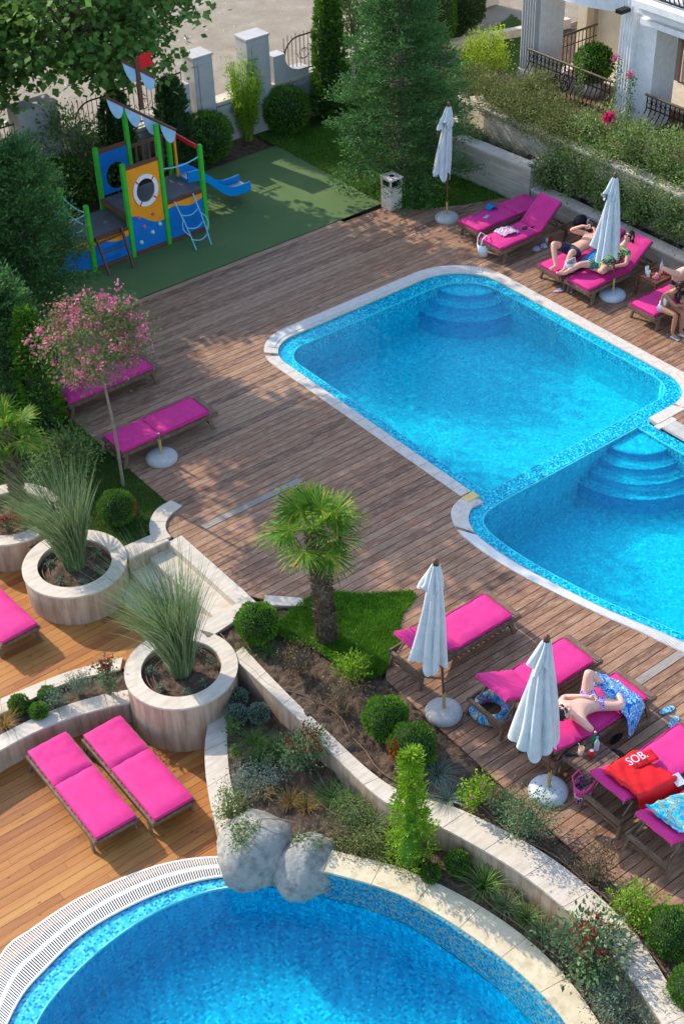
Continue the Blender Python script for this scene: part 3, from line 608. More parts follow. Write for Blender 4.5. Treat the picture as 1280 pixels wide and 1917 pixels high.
# turf blades
def turf(poly, dens, h, mat, z=.0, name='grass'):
    a = np.array(poly); A = (a.max(0)-a.min(0)).prod(); n = int(A*dens)
    p = rng.uniform(a.min(0), a.max(0), (n, 2)); p = p[inpoly(p, poly)]; n = len(p)
    b = np.c_[p, np.full(n, z)]; D = rng.normal(0, .35, (n, 3))+[0, 0, 1]
    o = fast_mesh(name, blades(b, D, h, .012, .3, 1), 4, mat, kind='stuff'); return o
tag(turf(patchP, 9000, .07, 'blade_lawn'), 'thick bright green grass around the palm trunk', 'grass')
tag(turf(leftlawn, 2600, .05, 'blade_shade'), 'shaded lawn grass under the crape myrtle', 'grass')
tag(turf([p for p in northlawn if p[0] < 24.5], 1600, .06, 'blade_lawn'), 'lawn grass between the conifer and the block wall', 'grass')
# ============================================================ WALLS, FENCE, BUILDING
# --- boundary wall with pillars and iron fence
FY = 28.42
def pillar(px0, px1, label, h=2.35, y=FY):
    t = T('wall_pillar', label, 'pillar', ((px0+px1)/2, y, 0), 0, 'pillars of the boundary wall'); w_ = px1-px0
    MB().box((0, .15, h/2), (w_, .5, h), bev=.01).build('pillar_shaft', 'render_wall', t)
    MB().box((0, -.11, h*.55), (w_*.62, .03, h*.78), bev=.01).build('raised_panel', 'render_wall', t)
    MB().box((0, .15, h+.03), (w_+.05, .55, .05), bev=.01).build('pillar_cap', 'render_wall', t)
    return t
bwall = T('boundary_wall', 'grey rendered boundary wall with stone coping and curved shoulders behind the playground', 'wall', (16, FY, 0))
segs = [(9.0, 13.25), (14.35, 17.35), (20.0, 27.5)]
bb = MB(); cc = MB()
for a, b in ((4.0, 13.0), (14.0, 17.3), (18.0, 18.9), (19.6, 24.2)):
    bb.box(((a+b)/2, FY+.15, .5), (b-a, .3, 1.0))
    bb.box(((a+b)/2, FY-.01, .9), (b-a, .08, .12))
    cc.box(((a+b)/2, FY+.15, 1.04), (b-a+.02, .42, .08), bev=.012)
bb.build('wall_body', 'render_wall', bwall, True)
cc.build('coping', 'travertine', bwall, True)
sh = MB()
def shoulder(x0, sgn, top=2.1):
    pts = [(0, 0), (0, top)]+[(.35, top)]+[(.35+.5*(1-cos(a)), top-.1-(top-1.35)*sin(a)) for a in np.linspace(.1, pi/2, 8)]+[(1.05, 1.25), (1.05, 1.0), (1.05, 0)]
    pts = [(x0+sgn*p[0], p[1]) for p in pts]; n = len(pts)
    tri = geometry.tessellate_polygon([[Vector((p[0], p[1], 0)) for p in pts]])
    for y in (FY-.02, FY+.32): sh.add([(p[0], y, p[1]) for p in pts], tri)
    sh.add([(p[0], y, p[1]) for p in pts for y in (FY-.02, FY+.32)], [(2*i, 2*((i+1) % n), 2*((i+1) % n)+1, 2*i+1) for i in range(n)])
shoulder(19.75, 1, 1.75); shoulder(14.0, 1, 1.6); shoulder(17.3, -1, 1.75)
sh.build('curved_shoulder', 'render_wall', bwall, True)
pillar(17.42, 17.95, 'grey boundary pillar just behind the bush right of the playground mast', 2.3)
pillar(18.95, 19.6, 'grey boundary pillar beside the feathery bamboo', 2.35)
pillar(12.9, 13.9, 'grey boundary pillar half hidden behind the climbing leaves at the left edge', 2.2, FY+.2)
def fence(x0, x1, label, y=FY+.15, z0=1.08, z1=2.0):
    t = T('iron_fence', label, 'fence', ((x0+x1)/2, y, z0), 0, 'iron fence panels on the boundary wall')
    b = MB(); n = int((x1-x0)/.12)
    for i in range(n+1):
        x = x0+(x1-x0)*i/n; b.tube([(x, y, z0), (x, y, z1+.06+.04*(i % 2))], .009, 5)
    b.build('bars', 'iron', t, True); r = MB()
    arch = [(x0, y, z1-.45)]+[(x0+.45*(1-cos(a)), y, z1-.45+.45*sin(a)) for a in np.linspace(.2, pi/2, 6)]+[(x1, y, z1)]
    r.tube(arch, .02, 6); r.bar((x0, y, z0+.06), (x1, y, z0+.06), .03, .03)
    c = MB()
    for k in range(int((x1-x0)/1.2)+1):
        cx = x0+.6+1.2*k
        if cx > x1-.3: break
        for s_ in (-1, 1):
            c.tube([(cx+s_*(.05+.035*a)*cos(a*1.4), y-.01, z0+.5+(.05+.035*a)*sin(a*1.4)) for a in np.linspace(0, 4.5, 16)], .008, 4)
    r.build('top_rail', 'iron', t, True); c.build('scroll_work', 'iron', t, True)
fence(20.2, 23.9, 'black iron fence panel with scrolls between the bamboo and the slender tree'); fence(14.3, 17.2, 'black iron fence panel behind the playground ship'); fence(9.2, 12.8, 'black iron fence panel at the far left edge')
rk = MB()
for i in range(900):
    x_, y_ = random.uniform(6, 30), random.uniform(29.2, 44); q = random.uniform(.015, .06)*(1+1.0*(random.random() < .06)); vs = [(x_+q*random.uniform(.6, 1.2)*cos(a+i), y_+q*random.uniform(.6, 1.2)*sin(a+i), -.08) for a in np.linspace(0, 2*pi, 6)[:-1]]+[(x_+random.uniform(-.3, .3)*q, y_, -.07+q*.7)]
    rk.add(vs, [(0, 1, 5), (1, 2, 5), (2, 3, 5), (3, 4, 5), (4, 0, 5)])
tag(rk.build('stones', 'pale_coping', kind='stuff'), 'scattered pale stones on the bare ground beyond the fence', 'stones')
# --- fence corner by the building
t = T('garden_wall', 'pale pier and low wall where the lawn ends at the top of the picture', 'wall', (26.9, 31.2, 0))
MB().box((26.55, 30.75, 1.2), (.5, 1.1, 2.4), bev=.02).build('pier', 'cream_render', t, True)
MB().box((28.3, 31.2, .6), (3.0, .3, 1.2)).build('low_wall', 'cream_render', t, True)
MB().strip([(26.1, 29.6), (27.1, 29.25), (30, 28.5)], [(26.15, 29.4), (27.05, 29.05), (30, 28.3)], -.05, .22).build('bed_edging', 'travertine', t, True)
t = T('paving_slab', 'flat stone slabs set in the lawn behind the conifer', 'slab', (22.7, 26.3, 0)); MB().box((22.5, 26.5, .0), (1.0, .45, .07), (0, 0, -.25)).build('slab', 'travertine', t, True)
MB().box((23.0, 25.7, .0), (1.3, .35, .07), (0, 0, -.25)).build('slab', 'travertine', t, True)
tag(recenter(MB().lathe([(0, .06), (.20, .06), (.215, .04), (.215, 0)], (20.6, 26.42, 0), 28).build('drain_cover', 'concrete', None), (20.6, 26.42, 0)), 'round grey drain cover lying in the shaded lawn', 'drain cover')
# --- block walls on the right of the deck
def blockwall(name, label, O, I, z0, z1, courses=True, cap=.05):
    t = T(name, label, 'wall', (O[0][0], O[0][1], z0)); b = MB(); b.strip(O, I, z0, z1-cap); b.build('wall_face', 'block_wall', t, True)
    Oa, Ia = np.array(O), np.array(I); d = nrm(Oa-Ia)*.03
    MB().strip([tuple(q) for q in Oa+d], [tuple(q) for q in Ia-d*.3], z1-cap, z1).build('coping', 'travertine', t, True)
    j = MB()
    for z in np.arange(z0+.24, z1-.08, .24):
        for (a, b2) in zip(O[:-1], O[1:]): j.bar((a[0], a[1], z), (b2[0], b2[1], z), .01, .008)
    if z1 > .3: j.build('mortar_joint', 'pale_coping', t, True)
    return t
blockwall('block_wall', 'block wall with pale coping behind the lawn and first two loungers', [(21.05, 23.9), (21.2, 23.3), (21.36, 21.05), (22.0, 21.0)], [(21.4, 24.0), (21.52, 23.35), (21.66, 21.38), (22.0, 21.35)], -.05, .90)
blockwall('block_wall', 'low coping wall running behind the occupied loungers', [(21.37, 21.0), (21.38, 3.8)], [(21.68, 21.0), (21.69, 3.8)], -.05, .46)
blockwall('planter_wall', 'upper planter wall with rough shrubs spilling over it', [(22.25, 24.0), (22.02, 23.3), (22.03, 3.8)], [(22.5, 23.9), (22.3, 23.3), (22.3, 3.8)], -.05, 1.42)
blockwall('planter_wall', 'short planter wall beside the lawn under the spreading shrubs', [(23.15, 25.35), (22.28, 24.45), (22.26, 24.0)], [(23.3, 25.1), (22.52, 24.3), (22.5, 24.0)], -.05, 1.22)
rough_sheet([(21.4, 24.0), (21.5, 23.3), (21.66, 21.35), (22.03, 21.3), (22.03, 23.4), (22.2, 24.2)], .80, .05, .03).build('flower_bed_soil', 'soil', kind='structure')
rough_sheet([(21.66, 21.0), (22.04, 21.0), (22.04, 4), (21.66, 4)], .36, .05, .03).build('flower_bed_soil', 'soil', kind='structure')
rough_sheet([(22.28, 24.0), (22.4, 24.3), (23.2, 25.1), (24.3, 25.2), (24.4, 4), (22.28, 4)], 1.2, .1, .05).build('flower_bed_soil', 'soil', kind='structure')
# --- the building
ZF = 1.05
b = T('apartment_building', 'pale classical building with fluted pilasters and iron balconies at the top right', 'building', (26, 20, 0))
MB().box((29.2, 12.2, ZF/2), (9.6, 24.6, ZF)).build('terrace', 'pale_coping', b, True)
MB().box((25.1, 21.0, ZF+.012), (1.3, 6.4, .02)).build('terrace_tiles', 'redtiles', b, True)
def pilaster(x, y, w_, d_, h0, h1, mat='cream_render', face=-1):
    m = MB(); m.box((x, y, (h0+h1)/2), (d_, w_, h1-h0)); m.box((x, y, h0+.15), (d_+.08, w_+.08, .3), bev=.02)
    k = max(3, int(w_/.075))
    for i in range(k): m.tube([(x+face*d_/2, y-w_/2+w_*(i+.5)/k, h0+.32), (x+face*d_/2, y-w_/2+w_*(i+.5)/k, h1)], .026, 6)
    return m.build('pilaster', mat, b, True)
# front columns
MB().box((24.95, 24.42, 2.9), (.8, .55, 3.9)).build('column', 'white_paint', b, True); pilaster(24.50, 24.42, .5, .1, ZF, 4.8, 'render_wall')
MB().box((24.8, 20.95, 2.9), (.75, .95, 3.9)).build('column', 'white_paint', b, True); pilaster(24.36, 21.22, .42, .12, ZF-.3, 5.2, 'white_paint')
MB().box((24.7, 16.0, 2.9), (.75, .9, 3.9)).build('column', 'white_paint', b, True)
# back wall with doors
bwl = MB(); bwl.box((27.3, 23.75, 2.9), (.3, 1.9, 3.9)); bwl.box((26.9, 20.2, 2.9), (.3, 1.6, 3.9)); bwl.box((27.2, 14.5, 2.9), (.3, 5.5, 3.9)); bwl.box((28.4, 25.0, 2.9), (3.0, .3, 3.9)); bwl.build('wall', 'cream_render', b, True)
pilaster(27.06, 23.4, .45, .14, ZF, 4.8); pilaster(26.7, 20.45, .4, .14, ZF, 4.8); pilaster(26.65, 19.5, .35, .14, ZF, 4.8)
for (y0, y1, x) in ((21.0, 22.8, 27.2), (17.2, 19.2, 27.1)):
    d = MB().box((x, (y0+y1)/2, 2.35), (.05, y1-y0, 2.6)).build('glass_door', 'door_glass', b, True)
    f = MB()
    for y in (y0, (y0+y1)/2, y1): f.box((x-.04, y, 2.35), (.08, .08, 2.6))
    f.box((x-.04, (y0+y1)/2, 3.68), (.08, y1-y0+.08, .08)); f.build('frame', 'play_brown', d, True)
    q = MB()
    for k in range(9): q.tube([(x-.06+.01*(k % 2), y0+.1+k*.09, ZF+.05), (x-.06, y0+.1+k*.09, 3.6)], .05, 8)
    q.build('curtain', 'curtain', d, True)
# lintels and the ledge of the storey above
li = MB()
arc = [(24.45-.45*sin(a), 24.15-(24.15-21.45)*a/pi) for a in np.linspace(0, pi, 20)]
li.strip(arc, [(26.0, p[1]) for p in arc], 3.52, 4.15); li.strip([(p[0]-.08, p[1]) for p in arc], [(25.9, p[1]) for p in arc], 4.08, 4.25)
li.box((25.6, 12.0, 3.9), (3.0, 17.3, .7)); li.box((24.05, 12.0, 3.68), (.14, 17.2, .12)); li.box((24.0, 12.0, 3.94), (.3, 17.3, .1)); li.box((23.95, 12.0, 4.12), (.45, 17.3, .14)); li.build('cornice', 'white_paint', b, True)
MB().box((28.0, 13, 4.9), (5.5, 25, 1.2)).build('upper_floor', 'cream_render', b, True)
def balcony(x, y0, y1, z0, z1, bulge=.17, scroll=True):
    f = MB(); f.bar((x, y0, z0+.04), (x, y1, z0+.04), .04, .03); f.bar((x, y0, z1-.28), (x, y1, z1-.28), .025, .02); r = MB().tube([(x, y0+.06, z1), (x, y1-.06, z1)], .032, 8)
    n = int(abs(y1-y0)/.13); b2 = MB()
    for i in range(n+1):
        y = y0+(y1-y0)*i/n; h = z1-.28-z0
        b2.tube([(x-bulge*sin(pi*min(1, t*1.15))**1.3 if t < .87 else x, y, z0+.04+h*t) for t in np.linspace(0, 1, 9)]+[(x, y, z1)], .016, 5)
    s_ = MB()
    for i in range(n):
        y = y0+(y1-y0)*(i+.5)/n; s_.tube([(x, y+.045*cos(a), z1-.14+.045*sin(a)) for a in np.linspace(0, 2*pi, 9)], .008, 4, False)
    if scroll:
        ym = (y0+y1)/2
        for sg in (-1, 1):
            s_.tube([(x-.12, ym+sg*(.04+.022*a)*cos(a), z0+.52+(.04+.022*a)*sin(a)*1.2) for a in np.linspace(0, 8, 26)], .012, 5)
    ro = r.build('handrail', 'gold', b, True); f.build('rail_frame', 'iron', ro, True); b2.build('balusters', 'iron', ro, True); s_.build('scroll_work', 'iron', ro, True)
balcony(24.22, 24.12, 21.5, ZF, 2.0); balcony(24.25, 20.40, 16.5, ZF, 2.0, .17, False); balcony(24.0, 20.5, 12, 4.2, 5.1, .1, False)
sb = MB(); r = MB().tube([(24.7, 24.2, 2.0), (26.6, 24.2, 2.0)], .03, 8).build('handrail', 'gold', b, True)
for i in range(14): sb.tube([(24.8+i*.13, 24.2, ZF), (24.8+i*.13, 24.2, 2.0)], .011, 5)
sb.bar((24.7, 24.2, 1.72), (26.6, 24.2, 1.72), .02, .02); sb.build('balusters', 'iron', r, True)
wl = T('wall_lamp', 'small black wall lamp on the fluted pilaster', 'lamp', (24.2, 21.2, 3.72)); MB().box((-.12, 0, 0), (.3, .2, .09), bev=.015).build('lamp_head', 'iron', wl); MB().bar((0, 0, 0), (.12, 0, -.03), .04, .04).build('bracket', 'iron', wl)
cm = T('security_camera', 'tiny white security camera high on the left pilaster', 'camera', (24.42, 24.4, 3.95)); MB().tube([(-.04, 0, 0), (-.2, .02, -.05)], .04, 8).build('camera_body', 'white_paint', cm); MB().tube([(-.1, 0, 0), (.06, 0, .06)], .015, 6).build('bracket', 'iron', cm)
# --- stone bin
t = T('litter_bin', 'square stone litter bin at the corner of the green surface', 'bin', (19.03, 23.05, 0))
MB().box((0, 0, .28), (.34, .34, .56), bev=.012).build('bin_body', 'pale_coping', t)
MB().box((0, 0, .74), (.38, .38, .05), bev=.008).build('bin_lid', 'pale_coping', t)
for sx in (-1, 1):
    for sy in (-1, 1): MB().box((.15*sx, .15*sy, .64), (.04, .04, .16)).build('corner_post', 'pale_coping', t)
MB().box((0, 0, .6), (.27, .27, .1)).build('inner_liner', 'iron', t)
MB().lathe([(.0, 0), (.06, 0), (.065, .008), (.05, .012), (.0, .006)], (0, 0, .765), 18).build('ashtray', 'iron', t)
# ============================================================ PLAYGROUND SHIP
X0, X1, X2, X3 = 12.42, 13.38, 14.28, 15.28; YF, YB = 24.92, 26.02
pg = T('playground_ship', 'colourful wooden playground ship with mast, red flag and blue slide', 'playground', (14, 25.4, 0))
def post(x, y, h):
    o = MB().box((x, y, h/2), (.095, .095, h), bev=.008).box((x-.05, y, h/2), (.012, .04, h-.1)).build('post', 'play_green', pg, True)
    MB().box((x, y, h+.01), (.1, .1, .03), bev=.01).build('post_cap', 'play_green', o, True)
for x, y, h in ((X0, YF, 1.5), (X1, YF, 2.12), (X2, YF, 2.72), (X3, YF, 1.98), (X0, YB, 1.5), (X1, YB, 2.1), (X2-.1, YB, 2.75), (X3-.1, YB, 1.95)): post(x, y, h)
def deckp(x0, x1, z): MB().box(((x0+x1)/2, (YF+YB)/2, z-.02), (x1-x0, YB-YF-.1, .04)).build('platform', 'rubber_grey', pg, True); MB().bar((x0, YF+.03, z-.05), (x1, YF+.03, z-.05), .05, .11).build('platform_edge', 'play_brown', pg, True)
deckp(X0, X1, .74); deckp(X1, X3, .98); MB().bar((X1-.03, YF+.06, .93), (X1-.03, YB, .93), .05, .12).build('platform_edge', 'play_brown', pg, True)
def wavy(x0, x1, y, zt, zw, phase, parent=pg):
    """panel: orange above, blue wave below"""
    xs = np.linspace(x0, x1, 21); wz = [zw+.05*sin(phase+3.3*(x-x0)/(x1-x0)*1.9) for x in xs]
    for nm, mat, lo, hi, dy in (('orange_panel', 'play_orange', wz, [zt]*21, 0), ('blue_panel', 'play_blue', [.10]*21, wz, .0)):
        m = MB(); vs = []
        for x, a, c in zip(xs, lo, hi): vs += [(x, y-.01, a), (x, y-.01, c), (x, y+.01, c), (x, y+.01, a)]
        fs = [(4*i+e, 4*i+(e+1) % 4, 4*i+4+(e+1) % 4, 4*i+4+e) for i in range(20) for e in range(4)]+[(0, 1, 2, 3), (83, 82, 81, 80)]
        m.add(vs, fs).build(nm, mat, parent, True)
    MB().bar((x0, y, .05), (x1, y, .05), .03, .09).build('skirting', 'play_brown', pg, True)
wavy(X0+.05, X1-.05, YF, .66, .55, 0.2); wavy(X2+.05, X3-.05, YF, .90, .78, .6)
# front panel with the lifebuoy hole
pm = MB(); cx, cz, rh = (X1+X2)/2+.02, 1.42, .27
xa, xb = X1+.05, X2-.05; xs = np.linspace(xa, xb, 25)
wv = lambda x: .93-.16*cos((x-xa)/(xb-xa)*pi*1.15)*(-1) - .16
hole_ = [(cx+rh*cos(a)*.85, cz+rh*sin(a)) for a in np.linspace(0, 2*pi, 33)[:-1]]
outl = [(x, wv(x)) for x in xs]+[(xb, 1.98), (xa, 1.98)]
tri = geometry.tessellate_polygon([[Vector((p[0], p[1], 0)) for p in outl], [Vector((p[0], p[1], 0)) for p in hole_]])
for y in (YF-.01, YF+.01): pm.add([(p[0], y, p[1]) for p in outl+hole_], tri)
n_ = len(hole_); pm.add([(p[0], y, p[1]) for p in hole_ for y in (YF-.01, YF+.01)], [(2*i, 2*((i+1) % n_), 2*((i+1) % n_)+1, 2*i+1) for i in range(n_)])
pm.build('orange_panel', 'play_orange', pg, True)
m = MB(); vs = []
for x in xs: vs += [(x, YF-.01, .1), (x, YF-.01, wv(x)), (x, YF+.01, wv(x)), (x, YF+.01, .1)]
m.add(vs, [(4*i+e, 4*i+(e+1) % 4, 4*i+4+(e+1) % 4, 4*i+4+e) for i in range(24) for e in range(4)]).build('blue_panel', 'play_blue', pg, True)
MB().bar((X1+.04, YF, 2.02), (X2-.04, YF, 2.02), .05, .07).build('top_rail', 'play_brown', pg, True)
MB().bar((X1, YF, .05), (X2, YF, .05), .03, .09).build('skirting', 'play_brown', pg, True)
lb = MB(); ro_, ri_ = .36, .265; cA_ = [(cx+ro_*.85*cos(a), cz+ro_*sin(a)) for a in np.linspace(0, 2*pi, 41)[:-1]]; cB_ = [(cx+ri_*.85*cos(a), cz+ri_*sin(a)) for a in np.linspace(0, 2*pi, 41)[:-1]]
vs = []
for a, c in zip(cA_, cB_): vs += [(a[0], YF-.012, a[1]), (a[0], YF-.035, a[1]), (c[0], YF-.035, c[1]), (c[0], YF-.012, c[1])]
lb.add(vs, [(4*i+e, 4*i+(e+1) % 4, (4*i+4) % 160+(e+1) % 4, (4*i+4) % 160+e) for i in range(40) for e in range(4)])
lo = lb.build('lifebuoy', 'white_paint', pg, True)
rm = MB()
for a in (45, 135, 235, 318): rm.bar((cx+.26*.85*cos(R(a)), YF-.037, cz+.26*sin(R(a))), (cx+.36*.85*cos(R(a)), YF-.037, cz+.36*sin(R(a))), .03, .006, (0, 1, 0))
rm.build('red_band', 'play_red', lo, True)
for x, z, c in ((.22, .86, 'hold_pink'), (.58, .83, 'hold_pink'), (.33, .62, 'hold_pink'), (.72, .55, 'hold_green'), (.52, .42, 'hold_green'), (.22, .28, 'hold_green')):
    MB().lathe([(0, .05), (.03, .045), (.045, 0)], n=12).build('climbing_hold', c, pg).matrix_local = Matrix.Translation(Vector((X1+x-14, YF-.01-25.4, z)))@Matrix.Rotation(R(90), 4, 'X')
# back blue panel with round opening
m = MB(); hb = [((X1+X2)/2-.02+.25*cos(a), 1.38+.30*sin(a)) for a in np.linspace(0, 2*pi, 29)[:-1]]; ob = [(X1+.05, 1.02), (X2-.15, 1.02), (X2-.15, 1.98), (X1+.05, 1.98)]
tri = geometry.tessellate_polygon([[Vector((p[0], p[1], 0)) for p in ob], [Vector((p[0], p[1], 0)) for p in hb]])
for y in (YB-.01, YB+.01): m.add([(p[0], y, p[1]) for p in ob+hb], tri)
m.build('back_panel', 'play_blue', pg, True); MB().bar((X1+.04, YB, 2.02), (X2-.14, YB, 2.02), .05, .09).build('top_rail', 'play_brown', pg, True)
m = MB(); m.bar((X2-.05, YB, 1.9), (X3-.1, YB, 1.9), .04, .07); m.bar((X2-.05, YB, 1.12), (X3-.1, YB, 1.12), .04, .07)
for k in range(5): m.bar((X2+.08+k*.16, YB, 1.12), (X2+.08+k*.16, YB, 1.9), .05, .02, (0, 1, 0))
m.build('slatted_rail', 'play_brown', pg, True)
MB().bar((X3-.1, YF, 2.0), (X3-.1, YB, 2.0), .04, .09).build('red_rail', 'play_red', pg, True)
MB().bar((X3-.1, YB-.25, 1.0), (X3-.1, YB-.25, 1.95), .05, .05).build('yellow_bar', 'play_yellow', pg, True)
# sails, mast, flag
def sail(pa, pb, n, depth, name='sail'):
    pa, pb = Vector(pa), Vector(pb); beam = MB().bar(pa, pb, .04, .05).build('sail_beam', 'play_brown', pg, True); d = (pb-pa)/n
    for k in range(n):
        a = pa+d*(k+.03); c = pa+d*(k+.97); vs = []; N = 14
        for off_ in (-.009, .009):
            vs += [a+Vector((0, off_, 0)), c+Vector((0, off_, 0))]
            for i in range(1, N):
                t = i/N; q = c+(a-c)*t; vs.append(q+Vector((0, off_, -depth*(sin(pi*t)**.55))))
        m_ = N+1; MB().add(vs, [tuple(range(m_)), tuple(range(2*m_-1, m_-1, -1))]+[(i, (i+1) % m_, m_+(i+1) % m_, m_+i) for i in range(m_)]).build(name, 'play_pale', beam, True)
def pt(px, py, Y):
    d = CF*F0+CR*(px-640)-CU*(py-958.5); t = Y/d.y; return Vector((d.x*t, d.y*t, CH+d.z*t))
YM = YF+.02
sail(pt(198, 182, YM+.55), pt(330, 244, YM-.05), 4, .36); sail(pt(228, 114, YM+.4), pt(291, 146, YM+.1), 2, .34)
mt = pt(257, 108, YM+.25); mb_ = pt(264, 205, YM+.25)
MB().box(((mt.x+mb_.x)/2, YM+.25, (mt.z+mb_.z)/2), (.07, .07, mt.z-mb_.z)).build('mast', 'play_brown', pg, True)
fx, fz = mt.x+.03, mt.z+.02; vs = []; prof = [(0, 0), (.16, .03), (.34, -.02), (.27, -.13), (.36, -.24), (.2, -.27), (0, -.28)]
vs = [(fx+a, YM+.25+.02*sin(9*a)-s_, fz+c) for s_ in (0, .012) for a, c in prof]
MB().add(vs, [tuple(range(7)), tuple(range(13, 6, -1))]+[(i, (i+1) % 7, 7+(i+1) % 7, 7+i) for i in range(7)]).build('flag', 'play_red', pg, True)
# ladder, rope net, ropes
a0, a1 = P(206, 516), P(251, 502)
tp = [Vector((X0+.12, YF-.03, .72)), Vector((X1-.22, YF-.03, .76))]
for a, t_ in zip((a0, a1), tp): MB().bar(a, t_+(t_-a)*.03, .055, .04, (1, 0, 0)).build('ladder_side', 'play_brown', pg, True)
rg = MB()
for k in (.3, .6, .88): rg.tube([a0+(tp[0]-a0)*k, a1+(tp[1]-a1)*k], .018, 6)
rg.build('ladder_rung', 'play_brown', pg, True)
n0, n1 = P(368, 468), P(396, 458); q0, q1 = Vector((X2+.22, YF-.04, .95)), Vector((X3-.3, YF-.04, .98))
rp_ = MB()
for a, c in ((n0, q0), (n1, q1)): rp_.tube([a+(c-a)*t+Vector((0, -.04*sin(pi*t), 0)) for t in np.linspace(0, 1, 8)], .016, 6)
for k in (.22, .46, .72):
    a, c = n0+(q0-n0)*k, n1+(q1-n1)*k; rp_.tube([a+(c-a)*t+Vector((0, -.05*sin(pi*t), -.06*sin(pi*t))) for t in np.linspace(0, 1, 7)], .013, 6)
for a, c, s_ in ((n0, q0, -1), (n1, q1, 1)):
    rp_.tube([a+(c-a)*(.3+.35*t)+Vector((s_*.1*sin(pi*t), -.05, 0)) for t in np.linspace(0, 1, 8)], .013, 6)
rp_.build('rope_net', 'rope', pg, True)
rr = MB(); sag = lambda a, c, z: rr.tube([(a[0]+(c[0]-a[0])*t, a[1]+(c[1]-a[1])*t, z-.07*sin(pi*t)) for t in np.linspace(0, 1, 8)], .015, 6)
for z in (1.35, 1.05): sag((X0, YB), (X0-.65, YB-.2), z); sag((X0, YF), (X0, YB), z)
sag((X2, YF), (X3, YF), 1.75)
for z in (1.35, 1.05): sag((X0, YF), (X0-.6, YF+.1), z)
rr.build('rope', 'rope', pg, True)
# bow platform continuing behind the conifer
MB().prism([(X0, YF+.02), (X0, YB-.02), (X0-.65, YB-.35), (X0-.65, YF+.35)], .70, .74).build('platform', 'rubber_grey', pg, True)
m = MB(); m.bar((X0, YF, .35), (X0-.66, YF+.33, .35), .02, .6); m.build('bow_panel', 'play_blue', pg, True); MB().bar((X0, YF-.002, .62), (X0-.66, YF+.328, .62), .026, .14).build('orange_panel', 'play_orange', pg, True)
# slide
sx0 = X3-.08; YS = 25.62; prof = [(sx0, 1.02), (sx0+.25, 1.0), (sx0+.5, .86), (sx0+.85, .52), (sx0+1.1, .36), (sx0+1.35, .33), (sx0+1.62, .34)]
pr = spl(prof, 26); sl_ = MB(); secs = []
for x, z in pr:
    h = .16 if x > sx0+.3 else .2
    secs.append([(x, YS-.25, z-.05), (x, YS-.25, z+h), (x, YS-.21, z+h), (x, YS-.20, z+.02), (x, YS+.20, z+.02), (x, YS+.21, z+h), (x, YS+.25, z+h), (x, YS+.25, z-.05)])
vs = [p for s_ in secs for p in s_]; sl_.add(vs, [(8*i+e, 8*i+(e+1) % 8, 8*i+8+(e+1) % 8, 8*i+8+e) for i in range(25) for e in range(8)]+[tuple(range(8)), tuple(range(8*25, 8*26))[::-1]])
sl_.build('slide', 'slide_blue', pg, True)
m = MB(); m.skin([(p[0], YS-.19) for p in pr], [(p[0], YS+.19) for p in pr], 0, 0); m.v = [(a, b_, pr[i % 26][1]+.026) for i, (a, b_, c) in enumerate(m.v)]; m.build('slide_bed', 'silver', pg, True)
MB().tube([(sx0+1.4, YS-.15, 0), (sx0+1.4, YS-.15, .3)], .018, 6).tube([(sx0+1.4, YS+.15, 0), (sx0+1.4, YS+.15, .3)], .018, 6).build('slide_foot', 'steel', pg, True)
